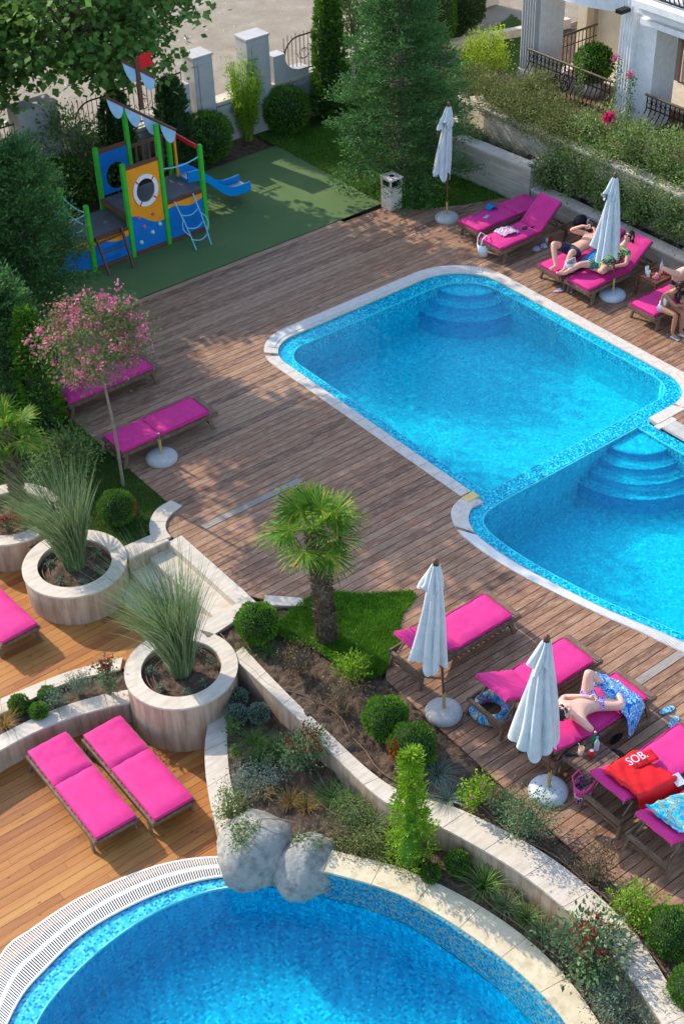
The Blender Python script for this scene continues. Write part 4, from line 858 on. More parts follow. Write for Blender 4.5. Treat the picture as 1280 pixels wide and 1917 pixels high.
# ============================================================ FURNITURE
SEAT = .33
def lounger(label, x, y, rz, back=0.0, z=0.0, cg=.015, group='pink cushioned wooden sun loungers', proto={}):
    """head end towards local +X, foot end at -X; back = raise of the backrest in degrees"""
    t = T('sun_lounger', label, 'sun lounger', (x, y, z), rz, group)
    L0, L1, W, hx = -1.0, 1.0, .64, .20      # hinge at hx
    f = MB()
    for s_ in (-1, 1): f.box(((L0+L1)/2, s_*(W/2+.015), SEAT-.045), (2.0, .035, .075), bev=.006)
    f.box((L0+.02, 0, SEAT-.045), (.05, W, .07), bev=.006); f.box((L1-.03, 0, SEAT-.06), (.05, W, .06))
    f.build('frame', 'teak', t)
    sl = MB()
    for k in range(13): sl.box((L0+.06+k*.098, 0, SEAT-.012), (.072, W, .018))
    sl.build('seat_slats', 'teak', t)
    for sx, sy in ((-1, -1), (-1, 1), (1, -1), (1, 1)):
        xx = L0+.22 if sx < 0 else L1-.12
        MB().bar((xx+.02*sx, sy*(W/2-.005), SEAT-.05), (xx+.10*sx, sy*(W/2+.015), 0), .035, .06, (1, 0, 0)).build('leg', 'teak', t)
    for xx in (L0+.17, L1-.05): MB().bar((xx, -W/2, .13), (xx, W/2, .13), .025, .04).build('cross_bar', 'teak', t)
    c, s_ = cos(R(back)), sin(R(back)); hz = SEAT+.0
    tr = lambda u, v, w_: (hx+u*c-w_*s_, v, hz+u*s_+w_*c)
    bl = L1-hx-.02; bs = MB()
    for k in range(7):
        u = .06+k*(bl-.1)/6; a, b_ = tr(u, -W/2, -.012), tr(u, W/2, -.012); bs.bar(a, b_, .07, .018, (-s_, 0, c))
    for q in (-1, 1): bs.bar(tr(0, q*(W/2-.02), -.03), tr(bl, q*(W/2-.02), -.03), .025, .03)
    bs.build('backrest', 'teak', t)
    if back > 8:
        st = MB()
        for q in (-1, 1): st.bar(tr(bl*.6, q*(W/2-.05), -.03), (hx+bl*.6*c+.22, q*(W/2-.05), SEAT-.06), .022, .03)
        st.bar(tr(bl*.6, -W/2, -.03), tr(bl*.6, W/2, -.03), .03, .03); st.build('support_strut', 'teak', t)
    def pad(u0, u1, flat):
        """soft cushion section"""
        nx, ny = 14, 8; top = []; ln = u1-u0; q = MB()
        for i in range(nx+1):
            for j in range(ny+1):
                uu = i/nx; vv = j/ny; e = min(uu, 1-uu)*ln; ev = min(vv, 1-vv)*W
                h = .07*min(1, (min(e, ev)/.03+.35))**.5+.007*sin(17*uu+5*vv+x)*sin(9*vv+3*uu)+.005*random.uniform(-1, 1)+.004*sin(40*uu+6*sin(5*vv+y))*max(0, 1-6*min(vv, 1-vv))
                p = (u0+ln*uu, (vv-.5)*(W-.02))
                top.append((p[0], p[1], SEAT+h) if flat else tr(p[0], p[1], h))
        b0 = [((u0+ln*uu, v, SEAT+.004) if flat else tr(u0+ln*uu, v, .004)) for uu, v in ((0, -.5*(W-.02)), (1, -.5*(W-.02)), (1, .5*(W-.02)), (0, .5*(W-.02)))]
        st_ = ny+1; q.add(top, [(i*st_+j, (i+1)*st_+j, (i+1)*st_+j+1, i*st_+j+1) for i in range(nx) for j in range(ny)], True)
        rim = [i*st_ for i in range(nx+1)]+[nx*st_+j for j in range(1, ny+1)]+[i*st_+ny for i in range(nx-1, -1, -1)]+[j for j in range(ny-1, 0, -1)]
        rt = [top[i] for i in rim]
        rb = [((p[0], p[1], SEAT+.004)) if flat else (p[0]+s_*.05, p[1], p[2]-c*.05) for p in rt]
        m = len(rt); q.add(rt+rb, [(i, (i+1) % m, m+(i+1) % m, m+i) for i in range(m)]); return q
    pp = MB()
    for q in (-1, 1): pp.tube([(L0+cg+.01, q*(W/2-.012), SEAT+.055), (hx-.02, q*(W/2-.012), SEAT+.055)], .007, 5)
    pp.tube([(L0+cg, -W/2+.02, SEAT+.055), (L0+cg, W/2-.02, SEAT+.055)], .007, 5); pp.build('piping', 'cushion_edge', t)
    pad(L0+cg, hx-.006, True).build('seat_cushion', 'cushion', t)
    pad(.004, bl, False).build('back_cushion', 'cushion', t)
    return t
# right group on the upper deck, heads to the right
lounger('flat pink lounger next to the lawn with a blue cloth on it', 20.22, 20.72, 0, 0)
lounger('pink lounger with raised back and beach things, nearest the white carry basket', 20.02, 19.83, 0, 42)
lounger('pink lounger under the shirtless man in dark shorts', 20.18, 18.22, 0, 30)
lounger('pink lounger under the woman in the green checked dress', 20.18, 17.44, 0, 38)
lounger('pink lounger the girl in the white top sits on', 20.42, 15.93, 0, 20)
# lower right group, heads to the left
lounger('pink lounger behind the closed umbrella nearest the palm lawn', 10.62, 11.46, pi, 22, cg=.16)
lounger('pink lounger with a blue swim ring stored under it', 10.85, 10.02, pi, 28, cg=.16)
lounger('pink lounger the sunbather with the floral towel lies on', 10.90, 9.04, pi, 14, cg=.16)
lounger('pink lounger with a red towel over its back', 10.85, 7.82, pi, 24, cg=.16)
lounger('pink lounger at the right edge with a blue towel', 10.80, 6.98, pi, 24, cg=.16)
# left pair on the upper deck, heads to the left
lounger('flat pink lounger seen behind the pink flowering tree', 10.22, 20.72, pi, 0, cg=.16)
lounger('flat pink lounger beside the umbrella base without umbrella', 10.18, 18.80, pi, 0, cg=.16)
# orange decks
def by_px(label, foot, head, z, back):
    a, b_ = P(*foot, z+.38), P(*head, z+.38); d = b_-a; m = (a+b_)/2; lounger(label, m.x, m.y, math.atan2(d.y, d.x), back, z)
by_px('left one of the two flat loungers on the orange deck', (215, 1545), (90, 1392), Z_LOW, 3)
by_px('right one of the two flat loungers on the orange deck', (324, 1512), (192, 1360), Z_LOW, 3)
lounger('pink lounger cut by the left edge beside the middle planter', 5.77, 17.05, R(93), 0, Z_MID)
# --- closed umbrellas
def canvas(rt, rb, z0, z1, seed, sweep=(-.07, .05)):
    rg = np.random.default_rng(seed); nf = 8; n = 64; k = 22; vs = []; ph = rg.uniform(0, 6.28, nf)
    for i in range(k+1):
        t = i/k; r0 = rt+(rb-rt)*t**.8
        for j in range(n):
            a = 2*pi*j/n; fo = abs(sin(nf*a/2+.5*sin(3*t+seed)))**.7; fo2 = sin(5*a+ph[0]+2.2*t)
            lob = 1+.28*t*cos(a-2.5+ph[3]*.1); r_ = r0*(.56+.44*fo+.15*fo2*t)*lob; e = .05*sin(3*a+ph[1])*t**4
            vs.append((r_*cos(a)+sweep[0]*t, r_*sin(a)+sweep[1]*t, z1+(z0-z1)*t+(.07*sin(nf*a/2+ph[2])*(t**6))+e))
    return vs, [(i*n+j, i*n+(j+1) % n, (i+1)*n+(j+1) % n, (i+1)*n+j) for i in range(k) for j in range(n)]
def ubase(parent, r=.27, mat='concrete', name='base', world=False):
    b = MB().lathe([(0, .13), (.05, .13), (r*.72, .115), (r*.93, .08), (r, .045), (r*.97, .0)], n=32).build(name, mat, parent)
    MB().tube([(0, 0, .1), (0, 0, .42)], .026, 10).build('sleeve', 'brass', parent); return b
def umbrella(label, x, y, seed, rb=.2, tilt=(0, 0), style='concrete', zb=1.05, ex=0.0):
    t = T('closed_umbrella', label, 'umbrella', (x, y, 0), 0, 'closed white umbrellas by the loungers')
    ubase(t, .27, style)
    tp = Vector((tilt[0], tilt[1], 2.66+ex)); MB().tube([(0, 0, .3), tp], .019, 10).build('pole', 'dark_wood', t)
    vs, fs = canvas(.055, rb, zb, 2.56+ex, seed); vs = [(p[0]+tilt[0]*p[2]/2.66, p[1]+tilt[1]*p[2]/2.66, p[2]) for p in vs]; MB().add(vs, fs, True).build('canopy', 'canvas', t)
    vs, fs = canvas(.05, .165, 2.22+ex, 2.62+ex, seed+3, (-.02, .01)); vs = [(p[0]+tilt[0], p[1]+tilt[1], p[2]) for p in vs]; MB().add(vs, fs, True).build('canopy_top', 'canvas', t)
    MB().lathe([(0, .06), (.025, .05), (.04, .02), (.035, -.03), (0, -.03)], tp, 14).build('finial', 'dark_wood', t); return t
umbrella('closed white umbrella standing beside the stone bin and the lawn', 19.58, 21.80, 1, .20, (.0, .0))
umbrella('closed white umbrella in front of the sunbathing couple', 19.86, 17.06, 2, .28, (-.15, .10), 'pale_grey_plastic', 1.0)
umbrella('closed white umbrella next to the lounger nearest the palm lawn', 9.60, 10.56, 5, .255, (-.12, .08), 'concrete', 1.05, .17)
umbrella('closed white umbrella between the swim ring lounger and the rose bush', 9.72, 8.60, 8, .31, (-.15, .11), 'pale_grey_plastic', .98, .17)
t = T('umbrella_base', 'round concrete umbrella base with a stub of pole and no umbrella', 'umbrella base', (9.85, 18.30, 0)); ubase(t, .285)
MB().tube([(0, 0, .4), (0, 0, .55)], .022, 10).build('pole_stub', 'steel', t)
# --- side tables
def table(label, x, y, mat, h=.42, w_=.56, d_=.52):
    t = T('side_table', label, 'table', (x, y, 0)); a = MB()
    for k in range(7): a.box((0, -d_/2+d_*(k+.5)/7, h-.01), (w_, d_/7-.01, .02))
    a.build('table_top', mat, t); f = MB()
    for s_ in (-1, 1): f.box((0, s_*(d_/2-.02), h-.045), (w_-.03, .03, .05)); f.box((s_*(w_/2-.02), 0, h-.045), (.03, d_-.03, .05))
    f.build('apron', mat, t)
    for sx in (-1, 1):
        for sy in (-1, 1): MB().bar((sx*(w_/2-.03), sy*(d_/2-.03), h-.03), (sx*(w_/2-.01), sy*(d_/2-.01), 0), .04, .04).build('leg', mat, t)
    return t
table('weathered slatted side table with drinks beside the sunbather', 10.32, 8.44, 'teak')
table('reddish wooden side table with glasses beside the girl in white', 20.55, 16.58, 'dark_wood', .45)
table('dark side table with a black bag between the raised lounger and the man', 20.98, 19.05, 'dark_wood', .45)
# ============================================================ PEOPLE
def skinned(J, E, root, sub=2):
    """grow one smooth surface over a skeleton: J name -> (x, y, z, radius[, radius2])"""
    names = list(J); idx = {n_: i for i, n_ in enumerate(names)}; me = bpy.data.meshes.new('tmp')
    me.from_pydata([J[n_][:3] for n_ in names], [(idx[a], idx[b_]) for a, b_ in E], [])
    o = bpy.data.objects.new('tmp', me); COL.objects.link(o); sm = o.modifiers.new('s', 'SKIN'); sm.use_smooth_shade = True
    if not me.skin_vertices: me.attributes.new('x', 'FLOAT', 'POINT')
    bm = bmesh.new(); bm.from_mesh(me); sk_ = bm.verts.layers.skin.verify(); bm.verts.ensure_lookup_table()
    for n_ in names:
        v = bm.verts[idx[n_]][sk_]; r_ = J[n_][3]; v.radius = (r_, J[n_][4] if len(J[n_]) > 4 else r_); v.use_root = (n_ == root)
    bm.to_mesh(me); bm.free(); ss = o.modifiers.new('u', 'SUBSURF'); ss.levels = sub; ss.render_levels = sub
    dg = bpy.context.evaluated_depsgraph_get(); ev = o.evaluated_get(dg); m2 = ev.to_mesh()
    mb = MB(); mb.add([tuple(v.co) for v in m2.vertices], [tuple(p.vertices) for p in m2.polygons], True)
    ev.to_mesh_clear(); bpy.data.objects.remove(o); bpy.data.meshes.remove(me); return mb
def lerp(a, b_, t): return tuple(a[i]+(b_[i]-a[i])*t for i in range(3))
def head_mesh(mb, c, face, up, s=.105):
    """skull with brow, nose, lips, chin and ears; face = direction looked at"""
    f = Vector(face).normalized(); u = (Vector(up)-f*Vector(up).dot(f)).normalized(); r_ = f.cross(u); c = Vector(c); vs = []; n, k = 20, 14
    for i in range(k+1):
        th = pi*i/k
        for j in range(n):
            a = 2*pi*j/n; x = sin(th)*sin(a); y = sin(th)*cos(a); z = cos(th)
            w_ = .78 if z > -.2 else .78-.30*(-z-.2); dp = .95 if z > 0 else .95-.12*(-z)
            fwd = y*dp
            if y > .75 and -.25 < z < .12 and abs(x) < .22: fwd += .16*(1-abs(x)/.22)
            if y > .6 and .12 < z < .28 and .12 < abs(x) < .5: fwd -= .05
            if y > .6 and -.48 < z < -.35 and abs(x) < .25: fwd += .05
            if abs(x) > .92 and abs(z) < .3: x *= 1.16
            vs.append(c+r_*x*w_*s+f*fwd*s+u*z*1.22*s)
    mb.add(vs, [(i*n+j, i*n+(j+1) % n, (i+1)*n+(j+1) % n, (i+1)*n+j) for i in range(k) for j in range(n)], True)
    return c, f, u, r_
def hand(J, E, wr, d, side, nm, curl=.5, s=1.0):
    """palm, four bent fingers of unequal length, thumb from the side of the palm"""
    d = Vector(d).normalized(); sd_ = Vector(side); sd_ = (sd_-d*sd_.dot(d)).normalized(); pn = d.cross(sd_); w0 = Vector(J[wr][:3])
    pm = w0+d*.045*s; J[nm+'p'] = (*pm, .024*s, .016*s); E.append((wr, nm+'p'))
    k2 = pm+d*.035*s; J[nm+'k'] = (*k2, .026*s, .012*s); E.append((nm+'p', nm+'k'))
    for q, (o_, ln) in enumerate(((-.033, .062), (-.011, .075), (.011, .07), (.033, .054))):
        a = k2+sd_*o_*s+d*.018*s; b_ = a+d*ln*.5*s+pn*curl*.015*s; c_ = b_+d*ln*.45*s*(1-curl*.5)+pn*curl*.03*s
        for t_, p_ in (('a', a), ('b', b_), ('c', c_)): J[f'{nm}{q}{t_}'] = (*p_, .009*s)
        E += [(nm+'k', f'{nm}{q}a'), (f'{nm}{q}a', f'{nm}{q}b'), (f'{nm}{q}b', f'{nm}{q}c')]
    a = pm-sd_*.035*s+d*.01*s; b_ = a-sd_*.015*s+d*.03*s+pn*.01*s
    J[nm+'ta'] = (*a, .011*s); J[nm+'tb'] = (*b_, .009*s); E += [(nm+'p', nm+'ta'), (nm+'ta', nm+'tb')]
def person(label, loc, skin, pel, che, nek, hed, arms, legs, face, up, s=1.0, hair='hair', hairlen=0, group=None, bald=False):
    """arms/legs: two tuples of (shoulder/hip, elbow/knee, wrist/ankle, hand/toe direction)"""
    t = T('person', label, 'person', loc); J = {}; E = []
    s0_ = s; s = s*1.13; J['pel'] = (*pel, .125*s, .10*s); w_ = lerp(pel, che, .5); J['wai'] = (*w_, .115*s, .088*s); J['che'] = (*che, .15*s, .10*s); J['nek'] = (*nek, .052*s); J['hed'] = (*lerp(nek, hed, .6), .06*s)
    E += [('pel', 'wai'), ('wai', 'che'), ('che', 'nek'), ('nek', 'hed')]
    for q, (sh_, el, wr, hd) in enumerate(arms):
        J[f's{q}'] = (*sh_, .06*s); J[f'u{q}'] = (*lerp(sh_, el, .5), .048*s); J[f'e{q}'] = (*el, .04*s); J[f'f{q}'] = (*lerp(el, wr, .4), .038*s); J[f'w{q}'] = (*wr, .026*s)
        E += [('che', f's{q}'), (f's{q}', f'u{q}'), (f'u{q}', f'e{q}'), (f'e{q}', f'f{q}'), (f'f{q}', f'w{q}')]; hand(J, E, f'w{q}', hd, (0.3, .5, .8), f'h{q}', .6, s)
    for q, (hp, kn, an, to) in enumerate(legs):
        J[f'hp{q}'] = (*hp, .095*s); J[f't{q}'] = (*lerp(hp, kn, .5), .078*s); J[f'k{q}'] = (*kn, .056*s); J[f'c{q}'] = (*lerp(kn, an, .35), .056*s); J[f'a{q}'] = (*an, .036*s)
        hd_ = Vector(an)+Vector(to).normalized()*.05*s; J[f'm{q}'] = (*(Vector(an)+Vector(to).normalized()*.10*s), .034*s, .026*s); J[f'o{q}'] = (*(Vector(an)+Vector(to).normalized()*.17*s), .03*s, .016*s)
        E += [('pel', f'hp{q}'), (f'hp{q}', f't{q}'), (f't{q}', f'k{q}'), (f'k{q}', f'c{q}'), (f'c{q}', f'a{q}'), (f'a{q}', f'm{q}'), (f'm{q}', f'o{q}')]
    s = s0_*1.06; mb = skinned(J, E, 'pel'); c, f, u, r_ = head_mesh(mb, hed, face, up, .105*s); mb.build('body', skin, t, True)
    h = MB(); n, k = 20, 10; vs = []
    for i in range(k+1):
        th = pi*.62*i/k
        for j in range(n):
            a = 2*pi*j/n; y = sin(th)*cos(a); lim = 1.0 if y < .35 else .93
            vs.append(c+(r_*sin(th)*sin(a)*.86-f*.02+f*y*1.0*lim+u*cos(th)*1.27*(1 if th < 1.3 or y < .2 else 1.15))*.108*s+Vector((1, 1, 1))*(.003*sin(9*a+5*i)))
    fs = [(i*n+j, i*n+(j+1) % n, (i+1)*n+(j+1) % n, (i+1)*n+j) for i in range(k) for j in range(n) if not (cos(2*pi*(j+.5)/n) > .25 and i > k*.55)]
    h.add(vs, fs, True)
    for j in range(int(hairlen*60)):
        a = random.uniform(.7, 2*pi-.7); p0 = c+(r_*sin(a)*.85+f*cos(a)*.9)*.105*s; ln = hairlen*random.uniform(.8, 1.1); h.tube([p0+u*.06*s, p0, p0-u*.0+Vector((random.uniform(-.02, .02), random.uniform(-.03, .0), -ln*.5)), p0+Vector((random.uniform(-.04, .04), random.uniform(-.05, 0), -ln))], [.014, .016, .014, .005], 5)
    h.build('hair', hair, t, True)
    for q in (-1, 1): MB().lathe([(0, .006), (.007, .004), (.011, 0)], c+f*.093*s+u*.018*s+r_*q*.035*s, 10).build('eye', 'black_cloth', t, True)
    MB().bar(c+f*.098*s-u*.055*s-r_*.02*s, c+f*.098*s-u*.055*s+r_*.02*s, .008, .006).build('mouth', 'hold_pink', t, True)
    return t, (c, f, u, r_), J
def garment(name, mat, t, J, verts, edges, root, grow, sub=2):
    J2 = {}
    for v in verts:
        if isinstance(v, tuple): J2[v[0]] = v[1]
        else: q = J[v]; J2[v] = (*q[:3], *(x+grow for x in q[3:]))
    return skinned(J2, edges, root, sub).build(name, mat, t, True)
def sunglasses(t, hd, s=1.0):
    c, f, u, r_ = hd; m = MB()
    for q in (-1, 1): m.bar(c+f*.108*s+u*.02*s+r_*q*.014*s, c+f*.10*s+u*.02*s+r_*q*.062*s, .012, .04, u); m.bar(c+f*.10*s+u*.022*s+r_*q*.062*s, c-f*.01*s+u*.02*s+r_*q*.088*s, .006, .01, u)
    m.build('sunglasses', 'black_cloth', t, True)
def shorts(t, J, mat, k=.75, grow=.016):
    J2 = dict(J)
    for q in (0, 1): J2[f'x{q}'] = (*lerp(J[f'hp{q}'], J[f'k{q}'], k), .075); 
    wv_ = (*lerp(J['pel'], J['wai'], .55), .12, .095); J2['top'] = wv_
    garment('swim_shorts', mat, t, J2, ['pel', 'top', 'hp0', 'hp1', 'x0', 'x1'], [('pel', 'top'), ('pel', 'hp0'), ('hp0', 'x0'), ('pel', 'hp1'), ('hp1', 'x1')], 'pel', grow)
# man on the back lounger, knees up, holding a phone over his face
t, hd, J = person('shirtless man in dark shorts lying back and holding a phone', (20.0, 18.2, .40), 'skin_light', (19.95, 18.26, .53), (20.28, 18.20, .64), (20.50, 18.17, .78), (20.63, 18.16, .89),
    [((20.38, 18.40, .70), (20.12, 18.58, .80), (20.19, 18.30, .99), (.3, -1, .1)), ((20.42, 17.97, .70), (20.18, 17.86, .84), (20.25, 18.06, 1.0), (.2, 1, .2))],
    [((19.86, 18.36, .53), (19.46, 18.42, .80), (19.27, 18.12, .46), (-1, -.1, .0)), ((19.86, 18.15, .53), (19.55, 17.98, .74), (19.30, 17.90, .46), (-1, -.15, .05))], (-.8, 0, .55), (.5, 0, .85))
shorts(t, J, 'navy')
MB().box((20.26, 18.17, 1.06), (.02, .15, .08), (0, .5, 0), .006).build('phone', 'black_cloth', t, True)
# woman in the checked dress
t, hd, J = person('woman in a green checked dress and sunglasses reclining with one leg bent', (20.1, 17.44, .40), 'skin_light', (19.98, 17.46, .53), (20.28, 17.42, .66), (20.47, 17.40, .84), (20.56, 17.38, .97),
    [((20.36, 17.60, .76), (20.2, 17.74, .62), (20.02, 17.66, .66), (-1, -.4, 0)), ((20.38, 17.20, .76), (20.2, 17.08, .60), (20.0, 17.16, .60), (-1, .3, 0))],
    [((19.88, 17.56, .53), (19.50, 17.68, .60), (19.18, 17.80, .46), (-1, .3, .35)), ((19.9, 17.36, .53), (19.60, 17.16, .62), (19.78, 17.42, .47), (-.3, 1, 0))], (-.75, -.15, .45), (.5, 0, .85), 1.0, 'hair', .12)
J['x0'] = (*lerp(J['hp0'], J['k0'], .62), .085); J['x1'] = (*lerp(J['hp1'], J['k1'], .55), .09); J['sl0'] = (*lerp(J['s0'], J['e0'], .5), .055); J['sl1'] = (*lerp(J['s1'], J['e1'], .5), .055)
garment('dress', 'dress', t, J, ['pel', 'wai', 'che', 's0', 's1', 'sl0', 'sl1', 'hp0', 'hp1', 'x0', 'x1'], [('pel', 'wai'), ('wai', 'che'), ('che', 's0'), ('s0', 'sl0'), ('che', 's1'), ('s1', 'sl1'), ('pel', 'hp0'), ('hp0', 'x0'), ('pel', 'hp1'), ('hp1', 'x1')], 'pel', .017)
sunglasses(t, hd)
# girl sitting on the edge of the lounger
t, hd, J = person('girl with long dark hair in a white top and denim shorts sitting hunched', (19.66, 15.5, 0), 'skin_tan', (19.66, 15.62, .50), (19.68, 15.50, .74), (19.74, 15.43, .89), (19.80, 15.36, .985),
    [((19.55, 15.50, .84), (19.62, 15.28, .66), (19.86, 15.22, .62), (1, .1, 0)), ((19.83, 15.52, .83), (19.95, 15.42, .66), (19.95, 15.26, .62), (.3, -1, 0))],
    [((19.59, 15.58, .50), (19.58, 15.20, .50), (19.56, 15.22, .10), (.1, -1, -.4)), ((19.73, 15.58, .50), (19.76, 15.20, .50), (19.74, 15.16, .10), (.3, -1, -.4))], (.3, -.75, -.45), (0, -.4, .9), .82, 'hair', .28)
garment('white_top', 'white_cloth', t, J, ['pel', 'wai', 'che', ('sa', (*J['s0'][:3], .055)), ('sb', (*J['s1'][:3], .055))], [('pel', 'wai'), ('wai', 'che'), ('che', 'sa'), ('che', 'sb')], 'pel', .014)
shorts(t, J, 'grey_paint', .35, .012)
for q in (0, 1): 
    an = J[f'a{q}']; o_ = J[f'o{q}']; MB().bar((an[0], an[1]+.02, .03), (o_[0], o_[1]-.02, .02), .07, .016).build('flip_flop', 'white_cloth', t, True)
# adult beside the girl
t, hd, J = person('bare armed person in dark clothes sitting beside the girl, elbow raised', (20.2, 15.7, 0), 'skin_light', (20.30, 15.88, .53), (20.26, 15.74, .88), (20.28, 15.66, 1.06), (20.36, 15.58, 1.18),
    [((20.08, 15.78, .99), (19.98, 15.98, 1.06), (20.08, 16.12, .82), (.3, .8, -.5)), ((20.46, 15.70, .98), (20.36, 15.46, .80), (20.06, 15.32, .66), (-1, 0, 0))],
    [((20.22, 15.80, .53), (20.02, 15.36, .55), (19.94, 15.26, .10), (-.2, -1, -.3)), ((20.42, 15.80, .53), (20.40, 15.34, .55), (20.36, 15.20, .10), (0, -1, -.3))], (-.5, -.8, -.3), (0, -.2, .95))
shorts(t, J, 'navy', .8)
garment('vest', 'black_cloth', t, J, ['pel', 'wai', 'che'], [('pel', 'wai'), ('wai', 'che')], 'pel', .012)
for q in (0, 1): 
    an = J[f'a{q}']; o_ = J[f'o{q}']; MB().bar((an[0], an[1]+.03, .035), (o_[0], o_[1]-.02, .025), .09, .05).build('sandal', 'navy', t, True)
# sunbather of the lower group
t, hd, J = person('shirtless sunbather in floral trunks and sunglasses lying with one knee up', (10.7, 9.05, .40), 'skin_fair', (10.93, 9.08, .52), (10.62, 9.04, .60), (10.44, 9.02, .68), (10.33, 9.02, .77),
    [((10.52, 8.83, .65), (10.56, 8.66, .56), (10.40, 8.86, .82), (-.2, .8, .5)), ((10.52, 9.24, .65), (10.70, 9.33, .58), (10.86, 9.12, .66), (.6, -.7, 0))],
    [((11.00, 9.18, .52), (11.06, 9.26, .90), (11.36, 9.20, .46), (1, 0, .1)), ((11.02, 8.98, .52), (11.18, 8.72, .58), (11.42, 9.02, .46), (.8, .6, 0))], (.35, -.1, .85), (-.9, 0, .3))
shorts(t, J, 'shorts_floral', .5); sunglasses(t, hd)
# ============================================================ TOWELS AND SMALL THINGS
def cloth(name, label, mat, pts, n=(14, 14), th=.012, cat='towel', wr=.02, seed=0, piece=None):
    """soft sheet through a grid of 3-D control points (rows)"""
    rg = np.random.default_rng(seed); A = np.array(pts, float); r_, c_ = A.shape[:2]; out = []
    for i in range(n[0]+1):
        for j in range(n[1]+1):
            u, v = i/n[0]*(r_-1), j/n[1]*(c_-1); a, b_ = min(int(u), r_-2), min(int(v), c_-2); fu, fv = u-a, v-b_
            p = A[a, b_]*(1-fu)*(1-fv)+A[a+1, b_]*fu*(1-fv)+A[a, b_+1]*(1-fu)*fv+A[a+1, b_+1]*fu*fv
            p = p+np.array([.3, .3, 1])*wr*(.6*sin(9*u+4*v+seed)+.5*sin(13*v-5*u+seed*2)+.35*rg.normal()); out.append(p)
    st_ = n[1]+1; m = MB(); top = [tuple(p) for p in out]; bot = [(p[0], p[1], p[2]-th) for p in out]; N = len(top)
    fs = [(i*st_+j, (i+1)*st_+j, (i+1)*st_+j+1, i*st_+j+1) for i in range(n[0]) for j in range(n[1])]
    rim = [i*st_ for i in range(n[0]+1)]+[n[0]*st_+j for j in range(1, n[1]+1)]+[i*st_+n[1] for i in range(n[0]-1, -1, -1)]+[j for j in range(n[1]-1, 0, -1)]; k = len(rim)
    m.add(top+bot, fs+[tuple(N+x for x in f[::-1]) for f in fs]+[(rim[i], rim[(i+1) % k], N+rim[(i+1) % k], N+rim[i]) for i in range(k)], True)
    c0 = A.reshape(-1, 3).mean(0); c0[2] = A[..., 2].min(); o = recenter(m.build(name, mat), c0); return tag(o, label, cat)
cloth('beach_towel', 'floral blue and white towel spread over the sunbather lounger', 'towel_floral', [[(11.05, 9.34, .62), (11.2, 9.15, .6), (11.12, 8.95, .6), (11.2, 8.62, .42), (11.15, 8.5, .12)], [(11.3, 9.36, .66), (11.35, 9.2, .62), (11.35, 9.0, .55), (11.4, 8.7, .46), (11.38, 8.56, .22)], [(11.55, 9.34, .46), (11.58, 9.2, .46), (11.6, 9.0, .46), (11.6, 8.74, .45), (11.62, 8.66, .35)]], (16, 18), wr=.016, seed=3)
rt_ = cloth('beach_towel', 'red towel with white lettering draped over the lower right lounger', 'red_towel', [[(10.06, 8.0, .72), (10.05, 7.8, .74), (10.06, 7.6, .73), (10.10, 7.44, .68), (10.12, 7.36, .3)], [(10.4, 8.08, .60), (10.35, 7.85, .60), (10.35, 7.65, .60), (10.38, 7.44, .57), (10.4, 7.36, .25)], [(10.85, 8.1, .48), (10.8, 7.9, .47), (10.85, 7.7, .47), (10.9, 7.44, .46), (10.92, 7.36, .25)]], (16, 18), wr=.014, seed=5)
def text(body, size, m4, mat, parent, name='lettering'):
    cu = bpy.data.curves.new(name, 'FONT'); cu.body = body; cu.size = size; cu.extrude = .003; o = bpy.data.objects.new(name, cu); COL.objects.link(o)
    dg = bpy.context.evaluated_depsgraph_get(); me = bpy.data.meshes.new_from_object(o.evaluated_get(dg)); bpy.data.objects.remove(o); me.materials.clear(); me.materials.append(M[mat])
    me.transform(m4); q = link(name, me, parent, True); return q
cloth_l = cloth('towel_fold', 'dark red', 'red_towel', [[(10.42, 8.06, .58), (10.42, 7.86, .56)], [(10.95, 7.98, .52), (10.92, 7.80, .50)]], (8, 6), wr=.004, seed=2, th=.02)
cloth_l.parent = rt_; cloth_l.location = cloth_l.location-rt_.location
for k_ in ('label', 'category'): del cloth_l[k_]
text('SOB.', .17, Matrix.Translation((10.46, 7.90, .60))@Matrix.Rotation(R(-5), 4, 'Z')@Matrix.Rotation(R(12), 4, 'X')@Matrix.Rotation(R(8), 4, 'Y'), 'white_cloth', rt_)
lp = MB(); lp.add([(10.80, 7.52, .475), (10.96, 7.50, .465), (10.95, 7.34, .40), (10.80, 7.36, .42)], [(0, 1, 2, 3)]); lp.build('white_patch', 'white_cloth', rt_, True)
cloth('beach_towel', 'turquoise and gold towel on the lounger cut by the right edge', 'towel_blue', [[(10.02, 7.25, .74), (10.03, 7.0, .74), (10.04, 6.72, .70)], [(10.3, 7.24, .65), (10.32, 7.0, .65), (10.35, 6.68, .62)], [(10.8, 7.22, .48), (10.8, 7.0, .48), (10.8, 6.68, .46)]], (16, 12), wr=.02, seed=7)
cloth('blue_cloth', 'crumpled blue cloth on the flat pink lounger by the lawn', 'blue_cloth', [[(19.98, 21.02, .43), (20.0, 20.86, .43)], [(20.10, 21.04, .50), (20.12, 20.86, .49)], [(20.24, 21.0, .43), (20.22, 20.84, .43)]], (10, 8), wr=.015, seed=8, cat='cloth')
cloth('beach_towel', 'blue towel wedged between the man and the woman', 'blue_cloth', [[(19.5, 17.88, .43), (19.55, 17.78, .45)], [(20.1, 18.0, .52), (20.1, 17.75, .52)], [(20.55, 17.98, .66), (20.5, 17.72, .64)]], (10, 6), wr=.02, seed=9)
cloth('beach_clothes', 'heap of red and white patterned beach clothes on the raised lounger', 'beach_bits', [[(19.42, 20.12, .42), (19.4, 19.8, .42)], [(19.6, 20.1, .47), (19.6, 19.75, .47)], [(19.86, 20.0, .42), (19.8, 19.7, .42)]], (12, 12), wr=.018, seed=11, cat='clothes')
